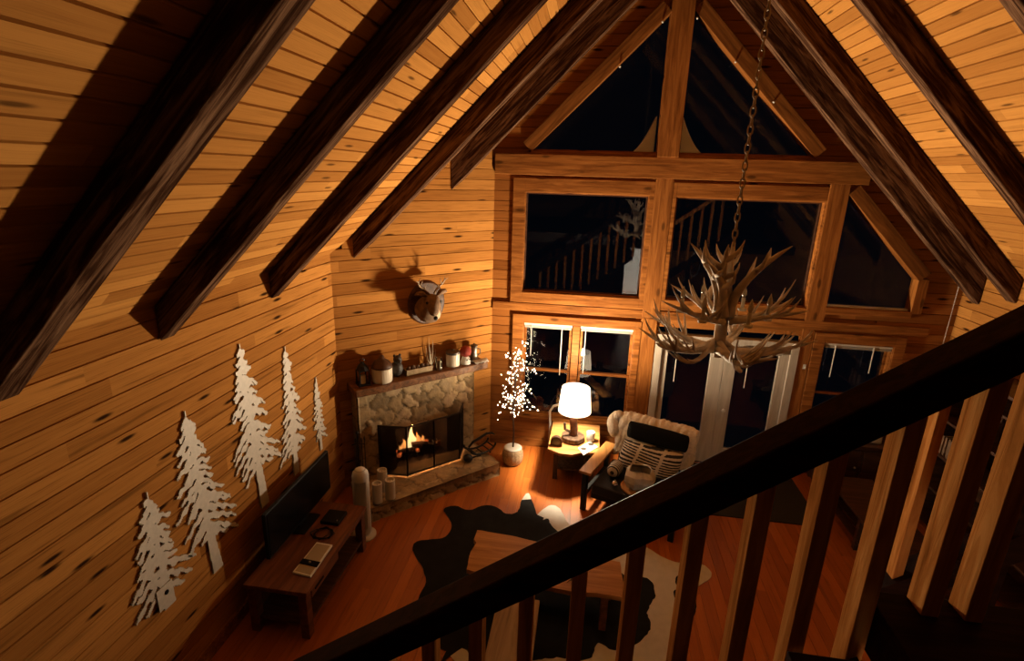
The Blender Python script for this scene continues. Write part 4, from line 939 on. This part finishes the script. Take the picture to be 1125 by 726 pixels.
blk = [(590, 576), (597, 572), (602, 570), (606, 578), (613, 584), (640, 606), (670, 622), (690, 634), (708, 635), (716, 640), (720, 653), (716, 662), (711, 674), (715, 690), (703, 706), (688, 712), (673, 715), (657, 707), (650, 722), (632, 726), (612, 723), (580, 726), (550, 722), (525, 726), (508, 712), (490, 716)]
full = densify(P2(outl), .05, .006); near = lambda pt: min(range(len(full)), key=lambda i_: (full[i_][0]-pt[0])**2+(full[i_][1]-pt[1])**2)
inner = densify(P2(blk), .03, .008, 5); k0, k1 = near(at_z(490, 716)), near(at_z(590, 576))
cut = near(at_z(574, 549)); arc = full[k0:]+full[:k1+1]
inner = inner[:max(range(len(inner)), key=lambda i_: -((inner[i_][0]-full[k0][0])**2+(inner[i_][1]-full[k0][1])**2))]
tip = Vector(full[cut][:2]); arc = [q_ for q_ in arc if (Vector(q_)-Vector(at_z(580, 544)[:2])).length > .085]
b = MB(); b.prism(arc+inner[2:-1], lambda a, c_, t: (a, c_, t), .0078, .0105); o = b.build('black_patch', HIDE_B, t_); o['label'] = 'large black patch'
for pl in ([(757, 652), (762, 654), (765, 668), (759, 683), (753, 680), (752, 664)], [(742, 636), (746, 633), (747, 640), (743, 643)], [(740, 650), (744, 649), (745, 656), (741, 657)]):
    b = MB(); b.prism(densify(P2(pl), .02, .004, 9), lambda a, c_, t: (a, c_, t), .0085, .0105); b.build('black_patch', HIDE_B, t_)
t_ = thing('coffee_table', 'honey live-edge slab coffee table on the cowhide rug', 'table', (-1.16, -3.2, .011))
edge = [(524.6, 582), (521, 592), (523, 596), (517, 606), (512.5, 625), (540, 634), (575, 640), (604, 644.5), (630, 650), (655, 651), (685, 656), (685, 640), (681, 617.5), (640, 607), (600, 597), (560, 588)]
tp = [tuple(at_z(x, y, .45)[:2]) for x, y in edge]
b = MB(); b.prism(densify(tp, .06, .004, 4, False), lambda a, c_, t: (a, c_, t), .40, .45); b.build('slab_top', TABLEX, t_, bevel=.008)
for xx, yy in ((-1.82, -2.98), (-1.82, -3.38), (-.50, -3.12), (-.56, -3.52)):
    b = MB(); b.box(xx-.035, xx+.035, yy-.035, yy+.035, .012, .40); b.build('leg', BENCHW, t_, bevel=.005)
b = MB(); b.box(-1.80, -.52, -3.22, -3.16, .10, .16); b.build('stretcher', BENCHW, t_, bevel=.004)
p = at_z(598, 631, .452); t_ = thing('pine_sprig', 'small sprig of dried greenery with white berries on the coffee table', 'greenery', (p[0], p[1], .452))
b = MB(); r_ = random.Random(3)
for k in range(9): a = k*.7; b.tube([(p[0], p[1], .456), (p[0]+.06*math.cos(a), p[1]+.05*math.sin(a), .475+.03*r_.random()), (p[0]+.11*math.cos(a), p[1]+.09*math.sin(a), .47+.03*r_.random())], [.008, .012, .003], 5)
b.build('sprigs', GREEN, t_)
for k in range(3): b = MB(); b.ball((p[0]+.03*math.cos(k*2), p[1]+.03*math.sin(k*2), .485), .022, 8); b.build('berry', PAPER if k else RED, t_, smooth=True)
p = at_z(631, 640, .452); t_ = thing('air_plant', 'spiky dark air plant near the front edge of the coffee table', 'plant', (p[0], p[1], .452))
for k in range(9):
    a = k*.72; b = MB(); b.tube([(p[0], p[1], .456), (p[0]+.04*math.cos(a), p[1]+.04*math.sin(a), .50), (p[0]+.085*math.cos(a), p[1]+.085*math.sin(a), .49-.02*(k % 2))], [.008, .006, .001], 5); b.build('leaf', plain('dark_leaf', (.05, .045, .025), .6) if k == 0 else bpy.data.materials['dark_leaf'], t_)
# plank bench on the near side of the rug
t_ = thing('plank_bench', 'pale weathered plank bench seen between the stair balusters', 'bench', (-1.36, -4.1, .011))
b = MB(); b.box(-1.56, -1.17, -4.75, -3.74, .40, .45); b.build('seat', PLANKW, t_, bevel=.006)
for yy in (-4.65, -3.84): b = MB(); b.box(-1.52, -1.21, yy-.03, yy+.03, .012, .40); b.build('leg_panel', PLANKW, t_, bevel=.004)

# ------------------------------------------------------------------ right side: dark floor sheet, boot bench, sideboard
b = MB(); b.box(.78, 2.30, -1.40, -.06, .002, .014); tag(b.build('dark_floor_sheet', plain('dark_sheet', (.018, .014, .012), .9, noise=.3, scale=30)), 'dark flat sheet lying in front of the white glass doors', 'mat')  # thin dark sheet on the floor before the doors
t_ = thing('boot_bench', 'dark slatted boot bench along the right wall below the stairs', 'bench', (2.75, -1.7, 0))
b = MB(); b.box(2.47, 3.05, -2.70, -.85, .42, .46); b.build('seat', DARKW, t_, bevel=.005)
b = MB()
for k in range(4): b.box(2.50+.13*k, 2.60+.13*k, -2.66, -.89, .12, .14)
b.build('slatted_shelf', DARKW, t_)
for yy in (-2.68, -1.80, -.93): b = MB(); b.box(2.49, 3.03, yy, yy+.06, 0, .42); b.build('side_panel', DARKW, t_, bevel=.004)
def boot(x, y, z, ang, mat, label, group='boots on the bench by the stairs'):
    t_ = thing('boot', label, 'boot', (x, y, z), group); ca, sa = math.cos(ang), math.sin(ang)
    W = lambda a, c_, h: (x+a*ca-c_*sa, y+a*sa+c_*ca, z+h)
    o = skin('upper', [W(0, 0, .05), W(0, 0, .12), W(0, 0, .26), W(.09, 0, .055), W(.19, 0, .045)], [(0, 1), (1, 2), (0, 3), (3, 4)], [.052, .05, .058, .045, .038], mat, t_)
    b = MB(); b.prism([(-.06, -.045), (.12, -.045), (.22, -.035), (.24, 0), (.22, .035), (.12, .045), (-.06, .045)], lambda a, c_, t: W(a, c_, t), .0, .022); b.build('sole', BLACKP, t_)
TAN = plain('tan_suede', (.33, .16, .06), .8); CRM = plain('cream_felt', (.55, .48, .36), .9)
boot(2.62, -2.30, .462, 2.7, TAN, 'tan suede boot on the boot bench beside the cream boot'); boot(2.64, -2.08, .462, 2.9, CRM, 'cream felt boot on the boot bench beside the tan boot')
t_ = thing('sideboard', 'dark low sideboard under the right window', 'sideboard', (3.2, -.3, 0))
b = MB(); b.box(2.55, 3.9, -.52, -.04, .06, .74); b.build('body', DARKW, t_, bevel=.006)
b = MB(); b.box(2.52, 3.93, -.55, -.03, .74, .78); b.build('top', DARKW, t_, bevel=.006)
for x0 in (2.60, 3.05, 3.48):
    b = MB(); b.box(x0, x0+.40, -.54, -.52, .12, .70); d_ = b.build('door', DARKW, t_, bevel=.004); b = MB(); b.ball((x0+.36, -.55, .45), .015, 8); b.build('knob', SILVER, d_, smooth=True)
for x0 in (2.58, 3.82):
    for y0 in (-.5, -.12): b = MB(); b.box(x0, x0+.05, y0, y0+.05, 0, .06); b.build('foot', DARKW, t_)
t_ = thing('bread_box', 'cream enamel box with dark lid band on the dark sideboard', 'box', (3.1, -.3, .781))
b = MB(); b.box(2.92, 3.30, -.44, -.16, .781, .98); b.build('case', CREAM, t_, bevel=.03)
b = MB(); b.box(2.91, 3.31, -.45, -.15, .93, .95); b.build('band', METALB, t_, bevel=.004)
t_ = thing('wire_basket', 'dark wire basket on the dark sideboard left of the cream box', 'basket', (2.72, -.3, .781))
b = MB()
for zz in (.79, .86, .94): b.tube([(2.72+.12*math.cos(a), -.3+.12*math.sin(a), zz) for a in [2*math.pi*k/16 for k in range(17)]], .005, 5)
for k in range(12): a = 2*math.pi*k/12; b.tube([(2.72+.12*math.cos(a), -.3+.12*math.sin(a), .785), (2.72+.12*math.cos(a), -.3+.12*math.sin(a), .94)], .004, 5)
b.build('wires', METALB, t_)

t_ = thing('bookcase', 'tall dark bookcase against the right wall, seen between the stair balusters', 'bookcase', (3.83, -2.0, 0))
for y0 in (-3.2, -2.0, -.80): b = MB(); b.box(3.62, 4.04, y0, y0+.04, 0, 2.12); b.build('side_panel', DARKW, t_, bevel=.003)
b = MB(); b.box(4.02, 4.045, -3.16, -.80, .06, 2.10); b.build('back_panel', DARKW, t_)
for z0 in (.06, .52, .98, 1.44, 1.88): b = MB(); b.box(3.63, 4.02, -3.16, -.80, z0, z0+.03); b.build('shelf', DARKW, t_)
b = MB(); b.box(3.59, 4.05, -3.23, -.73, 2.12, 2.155); b.build('top', DARKW, t_, bevel=.004)
bk_m = plain('faded_book_cloth', (.20, .12, .07), .8, noise=.3, scale=12)
bt = thing('book', 'faded brown book standing on the tall dark bookcase', 'book', (3.70, -1.00, 1.011), 'brown books on the bookcase')
b = MB(); b.box(3.66, 3.84, -1.016, -1.012, 1.011, 1.25); b.box(3.66, 3.84, -.984, -.980, 1.011, 1.25); b.box(3.656, 3.66, -1.016, -.980, 1.011, 1.25); b.build('cover', bk_m, bt)
b = MB(); b.box(3.662, 3.832, -1.011, -.985, 1.016, 1.244); b.build('pages', PAPER, bt)
for k in range(1, 14):
    o = bt.copy(); COL.objects.link(o); o.location = (3.70+.01*(k % 3), -1.00-.048*k, 1.011) if k < 8 else (3.70+.01*(k % 2), -1.30-.048*(k-8), 1.471)
    for c_ in list(bt.children): d_ = c_.copy(); COL.objects.link(d_); d_.parent = o
# ------------------------------------------------------------------ blinds (raised) with wands
def blind(x0, x1, z, wands, label, y=-.005):
    t_ = thing('raised_blind', label, 'blind', ((x0+x1)/2, y, z), 'raised white blinds')
    b = MB(); b.box(x0, x1, y-.02, y+.03, z-.035, z); b.build('headrail', BLINDM, t_, bevel=.003)
    b = MB()
    for k in range(5): b.box(x0+.01, x1-.01, y-.016, y+.026, z-.045-.007*k, z-.042-.007*k)
    b.build('slats', BLINDM, t_)
    for wx, wz in wands: b = MB(); b.tube([(wx, y-.024, z-.03), (wx, y-.026, wz)], .007, 6); b.build('wand', BLINDM, t_)
def wand(px0, py0, px1, py1): a = at_y(px0, py0, -.03); c_ = at_y(px1, py1, -.03); return ((a[0]+c_[0])/2, c_[2])
blind(-1.84, -1.11, 2.09, [wand(584, 356, 583, 390), wand(618, 362, 614, 412)], 'raised white blind at the top of the left half of the double window')
blind(-.98, -.20, 2.09, [wand(644, 361, 640, 410)], 'raised white blind at the top of the double window beside the doors')
blind(.30, .99, 1.93, [wand(743, 385, 740, 418)], 'raised white blind with one wand on the left glass door', -.045)
blind(1.29, 1.94, 1.93, [wand(822, 387, 817, 425)], 'raised white blind with one wand on the right glass door', -.045)
blind(2.475, 3.365, 2.095, [wand(918, 381, 911.5, 414), wand(960, 385, 954, 410)], 'raised white blind at the top of the right window')
# beaded cord on the right wall part
t_ = thing('beaded_cord', 'thin beaded pull cord hanging on the boarded wall right of the sloped window', 'cord', (3.6, -.03, 3.))
pa, pc = at_y(1056, 305, -.03), at_y(1040, 352, -.03)
b = MB(); b.tube([(pa[0], -.03, pa[2]+.1), (pa[0], -.03, pc[2]-.6)], .004, 5); b.build('cord', BLINDM, t_)
b = MB()
for k in range(26): b.ball((pa[0], -.03, pa[2]+.1-k*.05), .009, 6)
b.build('bead_chain', CHAIN, t_)
# small hook lights on the rakes
hk = [(728, 24), (681, 73), (766, 20), (808, 68), (850, 112)]
hl = ['small white clip at the top of the left triangular window', 'small white clip halfway down the left triangular window', 'small white clip at the top of the right triangular window', 'small white clip on the upper part of the right triangular window edge', 'small white clip on the lower part of the right triangular window edge']
for (x, y), l_ in zip(hk, hl):
    p = at_y(x, y, -.06); t_ = thing('light_clip', l_, 'clip', (p[0], p[1], p[2]), 'white clips on the rake trim')
    b = MB(); b.ball((p[0], p[1], p[2]), .014, 8); b.build('bead', PAPER, t_, smooth=True)
    b = MB(); b.tube([(p[0], p[1], p[2]), (p[0], -.045, p[2]+.012)], .005, 5); b.build('hook', METALB, t_)

p = at_y(884, 403, -.045); t_ = thing('wall_hook', 'small white hook on the timber trim right of the glass doors', 'hook', (p[0], p[1], p[2]))
b = MB(); b.box(p[0]-.02, p[0]+.02, -.038, -.031, p[2]-.035, p[2]+.035); b.build('plate', WHITEP, t_, bevel=.003)
b = MB(); b.tube([(p[0], -.038, p[2]-.01), (p[0], -.065, p[2]-.02), (p[0], -.07, p[2]+.01)], .007, 7); b.build('prong', WHITEP, t_, smooth=True)
# snow banked outside against the upper panes
def snow(x0, x1, h, label):
    b = MB(); n = 12; poly = [(x0, 4.50), (x1, 4.50)]+[(x1+(x0-x1)*k/n, 4.50+.06+(h-.06)*(k/n)**2.0) for k in range(n+1)]
    b.prism(poly, lambda a, c_, t: (a, t, c_), .14, .42); return tag(b.build('snow_drift', SNOW), label, 'snow')
snow(-.15, -.55, .58, 'pointed snow drift outside the left triangular window beside the post')
snow(.20, .62, .56, 'pointed snow drift outside the right triangular window beside the post')
b = MB(); b.box(-2.4, 2.4, .13, .5, 4.36, 4.50); struct(b.build('trim_9', SNOW))

# ------------------------------------------------------------------ chandelier
CX, CY = .045, -3.92
cd = thing('antler_chandelier', 'antler chandelier with unlit candle bulbs hanging on a long chain', 'chandelier', (CX, CY, 3.35))
b = MB(); zc = 3.86; k = 0
while zc < 7.28:
    pts = []
    for i in range(11):
        a = 2*math.pi*i/10; w, h = .016*math.cos(a), .036*math.sin(a)
        pts.append((CX+w, CY, zc+h) if k % 2 else (CX, CY+w, zc+h))
    b.tube(pts, .0055, 5); zc += .056; k += 1
b.build('chain', CHAIN, cd)
b = MB(); b.lathe([(.07, 7.24), (.06, 7.29), (.02, 7.31)], (CX, CY, 0), 16); b.build('canopy', CHAIN, cd)
b = MB(); b.tube([(CX, CY, 3.02), (CX, CY, 3.2), (CX, CY, 3.45), (CX, CY, 3.86)], [.03, .045, .04, .012], 10); b.build('hub', IVORY, cd, smooth=True)
cr_ = random.Random(11)
def antler(base, ang, reach, rise, curl, tines, r0, flat=0., zp=1.7, rp=1.):
    """one shed antler: main beam swept outwards and up with tines"""
    ca, sa = math.cos(ang), math.sin(ang); b = MB(); pts = []; n = 9
    for i in range(n):
        f = i/(n-1); rr_ = reach*f**rp; side = curl*math.sin(f*2.4); z = rise*(f**zp)+flat*math.sin(f*math.pi)
        pts.append(Vector((base[0]+ca*rr_-sa*side, base[1]+sa*rr_+ca*side, base[2]+z)))
    rad = [r0*(1-.75*(i/(n-1))**1.2)*(1.15 if i == 0 else 1) for i in range(n)]; rad[-1] = .002
    b.tube(pts, rad, 8)
    for (f, l, up, out) in tines:
        l *= cr_.uniform(.8, 1.3); up *= cr_.uniform(.6, 1.1); out *= cr_.uniform(.6, 1.5)
        i = min(n-2, int(f*(n-1))); p = pts[i]; d = (pts[i+1]-pts[i]).normalized(); sd = Vector((-sa, ca, 0))*out
        e = (d*(.9 if rp == 1 else .5)+Vector((0, 0, 1))*up*.55+sd).normalized(); e2 = (e*.6+Vector((0, 0, 1))*.8*up-sd*.35).normalized()
        b.tube([p, p+e*l*.35, p+e*l*.7+e2*l*.1, p+e*l*.85+e2*l*.35, p+e*l*.9+e2*l*.6], [r0*.6, r0*.5, r0*.36, r0*.2, .002], 7)
    return b.build('antler', IVORY, cd, smooth=True)
# upright crown
for a, rc, ri, sg in ((math.radians(176), .25, .50, 1), (math.radians(352), .33, .52, -1), (math.radians(75), .15, .46, 1), (math.radians(255), .13, .52, -1), (math.radians(215), .22, .40, 1)):
    antler((CX+.035*math.cos(a), CY+.035*math.sin(a), 3.34), a, rc, ri, .04*sg, [(.5, .12, .5, 1.3), (.66, .17, .8, -1.4), (.8, .12, .8, 1.3)], .040, zp=.9, rp=1.9)
# middle ring
for k in range(6):
    a = math.radians(20+60*k); antler((CX+.05*math.cos(a), CY+.05*math.sin(a), 3.30), a, .44+.04*(k % 2), .17, .10*(1 if k % 2 else -1), [(.3, .13, 1., .4), (.5, .16, 1., -.3), (.72, .14, .9, .35)], .024, flat=.02)
# wide lower ring
for k in range(10):
    a = math.radians(8+36*k); antler((CX+.06*math.cos(a), CY+.06*math.sin(a), 3.09), a, .52+.05*cr_.random(), .11+.06*cr_.random(), .13*(1 if k % 2 else -1), [(.25, .15, .7, .7), (.45, .17, 1., -.5), (.62, .15, .8, .6), (.8, .12, .9, -.4)], .027, flat=-.03)
# under-curled ring
for k in range(5):
    a = math.radians(40+72*k); antler((CX+.03*math.cos(a), CY+.03*math.sin(a), 3.14), a, .36, -.06, .16, [(.4, .12, .5, .6), (.7, .12, .7, -.4)], .022, flat=-.10)
for k in range(6):
    a = math.radians(50+60*k); x, y = CX+.29*math.cos(a), CY+.29*math.sin(a); z = 3.33
    b = MB(); b.lathe([(.03, 0), (.034, .015), (.014, .02), (.014, .10)], (x, y, z), 10); h_ = b.build('candle_sleeve', CREAM, cd)
    b = MB(); b.lathe([(.008, .10), (.018, .125), (.016, .15), (.006, .18), (.001, .195)], (x, y, z), 10); b.build('bulb', BULBOFF, h_, smooth=True)

# ------------------------------------------------------------------ stairs and railings
SL = .735
st_ = thing('stair_railing', 'dark stair railing with square balusters crossing in front of the room', 'railing', (0, -5.95, 2.74))
xa, xb = -2.6, 1.35
b = MB(); zf = lambda x, o_: SL*x+o_
b.hexa([(xa, -6.0, zf(xa, 3.378)), (xb, -6.0, zf(xb, 3.378)), (xb, -6.0, zf(xb, 3.528)), (xa, -6.0, zf(xa, 3.528))], [(xa, -5.905, zf(xa, 3.378)), (xb, -5.905, zf(xb, 3.378)), (xb, -5.905, zf(xb, 3.528)), (xa, -5.905, zf(xa, 3.528))]); b.build('rail_board', RAIL, st_, bevel=.006)
b = MB(); b.hexa([(xa, -6.03, zf(xa, 3.528)), (xb, -6.03, zf(xb, 3.528)), (xb, -6.03, zf(xb, 3.565)), (xa, -6.03, zf(xa, 3.565))], [(xa, -5.885, zf(xa, 3.528)), (xb, -5.885, zf(xb, 3.528)), (xb, -5.885, zf(xb, 3.565)), (xa, -5.885, zf(xa, 3.565))]); b.build('handrail', RAIL, st_, bevel=.008)
bx = [.368-.2142*k for k in range(0, 13)]
for x in bx:
    zb = 2.742 if x > .225 else zf(x, 2.20)
    b = MB(); b.hexa([(x-.0, -6.0, zb), (x+.06, -6.0, zb), (x+.06, -5.905, zb), (x, -5.905, zb)], [(x, -6.0, zf(x, 3.378)), (x+.06, -6.0, zf(x+.06, 3.378)), (x+.06, -5.905, zf(x+.06, 3.378)), (x, -5.905, zf(x, 3.378))])
    b.build('baluster', BALU, st_, bevel=.003)
for x, w in ((.515, .06), (.78, .06), (1.0, .06)):
    b = MB(); b.hexa([(x, -6.0, 2.742), (x+w, -6.0, 2.742), (x+w, -5.905, 2.742), (x, -5.905, 2.742)], [(x, -6.0, zf(x, 3.378)), (x+w, -6.0, zf(x+w, 3.378)), (x+w, -5.905, zf(x+w, 3.378)), (x, -5.905, zf(x, 3.378))]); b.build('baluster', BALU, st_, bevel=.003)
# flight of stairs below the rail
fl_ = thing('staircase', 'dark open-riser staircase descending from the loft landing', 'staircase', (-.8, -6.45, 0))
for k in range(1, 14):
    z = 2.74-.189*k
    if z < .1: break
    x = .20-.257*k; b = MB(); b.box(x-.03, x+.26, -7.0, -6.055, z-.045, z); b.build('tread', RAIL, fl_, bevel=.005)
for y in (-6.045, -7.0):
    b = MB(); b.hexa([(.2, y, 2.50), (.2, y, 2.25), (-3.35, y, -.0), (-3.35, y, .0)][:3]+[(-3.35, y, .05)], [(.2, y+.04, 2.50), (.2, y+.04, 2.25), (-3.35, y+.04, .0), (-3.35, y+.04, .05)]) if False else b.hexa([(.19, y, 2.52), (.19, y, 2.22), (-2.85, y, .0), (-3.15, y, .0), (-3.15, y, .06)], [(.19, y+.04, 2.52), (.19, y+.04, 2.22), (-2.85, y+.04, .0), (-3.15, y+.04, .0), (-3.15, y+.04, .06)]); b.build('stringer', RAIL, fl_)
# lower railing farther into the room
lr = thing('lower_stair_railing', 'short second railing with thin balusters below the landing, behind the main railing', 'railing', (1.2, -5.0, 1.5))
xa, xb = .84, 2.4
b = MB(); b.hexa([(xa, -5.0, zf(xa, 2.50)), (xb, -5.0, zf(xb, 2.50)), (xb, -5.0, zf(xb, 2.60)), (xa, -5.0, zf(xa, 2.60))], [(xa, -4.90, zf(xa, 2.50)), (xb, -4.90, zf(xb, 2.50)), (xb, -4.90, zf(xb, 2.60)), (xa, -4.90, zf(xa, 2.60))]); b.build('handrail', BALU, lr, bevel=.005)
for k in range(6):
    x = .905+.214*k; b = MB(); b.hexa([(x, -4.99, zf(x, 1.44)), (x+.05, -4.99, zf(x+.05, 1.44)), (x+.05, -4.91, zf(x+.05, 1.44)), (x, -4.91, zf(x, 1.44))], [(x, -4.99, zf(x, 2.50)), (x+.05, -4.99, zf(x+.05, 2.50)), (x+.05, -4.91, zf(x+.05, 2.50)), (x, -4.91, zf(x, 2.50))]); b.build('baluster', BALU, lr, bevel=.003)
b = MB(); b.hexa([(.84, -5.02, zf(.84, 1.25)), (2.4, -5.02, zf(2.4, 1.25)), (2.4, -5.02, zf(2.4, 1.44)), (.84, -5.02, zf(.84, 1.44))], [(.84, -4.88, zf(.84, 1.25)), (2.4, -4.88, zf(2.4, 1.25)), (2.4, -4.88, zf(2.4, 1.44)), (.84, -4.88, zf(.84, 1.44))]); b.build('stringer', RAIL, lr)
b = MB(); b.box(1.35, 1.45, -5.0, -4.9, 0, 2.3); b.build('support_post', RAIL, lr)
b = MB(); b.box(2.3, 2.4, -5.0, -4.9, 0, 2.95); b.build('support_post', RAIL, lr)

# ------------------------------------------------------------------ world, light, view
w = bpy.data.worlds.new('night'); SC.world = w; w.use_nodes = True
bg = w.node_tree.nodes['Background']; bg.inputs[0].default_value = (.10, .16, .30, 1); bg.inputs[1].default_value = .006
lk = bpy.data.lights.new('lantern_light', 'POINT'); lk.energy = 8; lk.color = (1, .78, .5); lk.shadow_soft_size = .1; lo = bpy.data.objects.new('lantern_light', lk); COL.objects.link(lo); lo.location = (1.35, -11.72, 2.0)
ls = bpy.data.lights.new('door_fill_spot', 'SPOT'); ls.energy = 3500; ls.color = (1, .93, .80); ls.spot_size = 1.1; ls.spot_blend = .5; ls.shadow_soft_size = .04  # unseen spot added to brighten the white door for its reflection
lo = bpy.data.objects.new('door_fill_spot', ls); COL.objects.link(lo); lo.location = (.72, -10.5, 2.38); lo.rotation_euler = (Vector((.61, -11.97, 1.1))-lo.location).to_track_quat('-Z', 'Y').to_euler()
vs = SC.view_settings; vs.view_transform = 'Standard'; vs.look = 'None'; vs.gamma = 1; vs.exposure = 0.; vs.use_curve_mapping = False
SC.cycles.use_denoising = True
SC.cycles.sample_clamp_indirect = 4.
SC.cycles.max_bounces = 8; SC.cycles.diffuse_bounces = 1; SC.cycles.transparent_max_bounces = 16
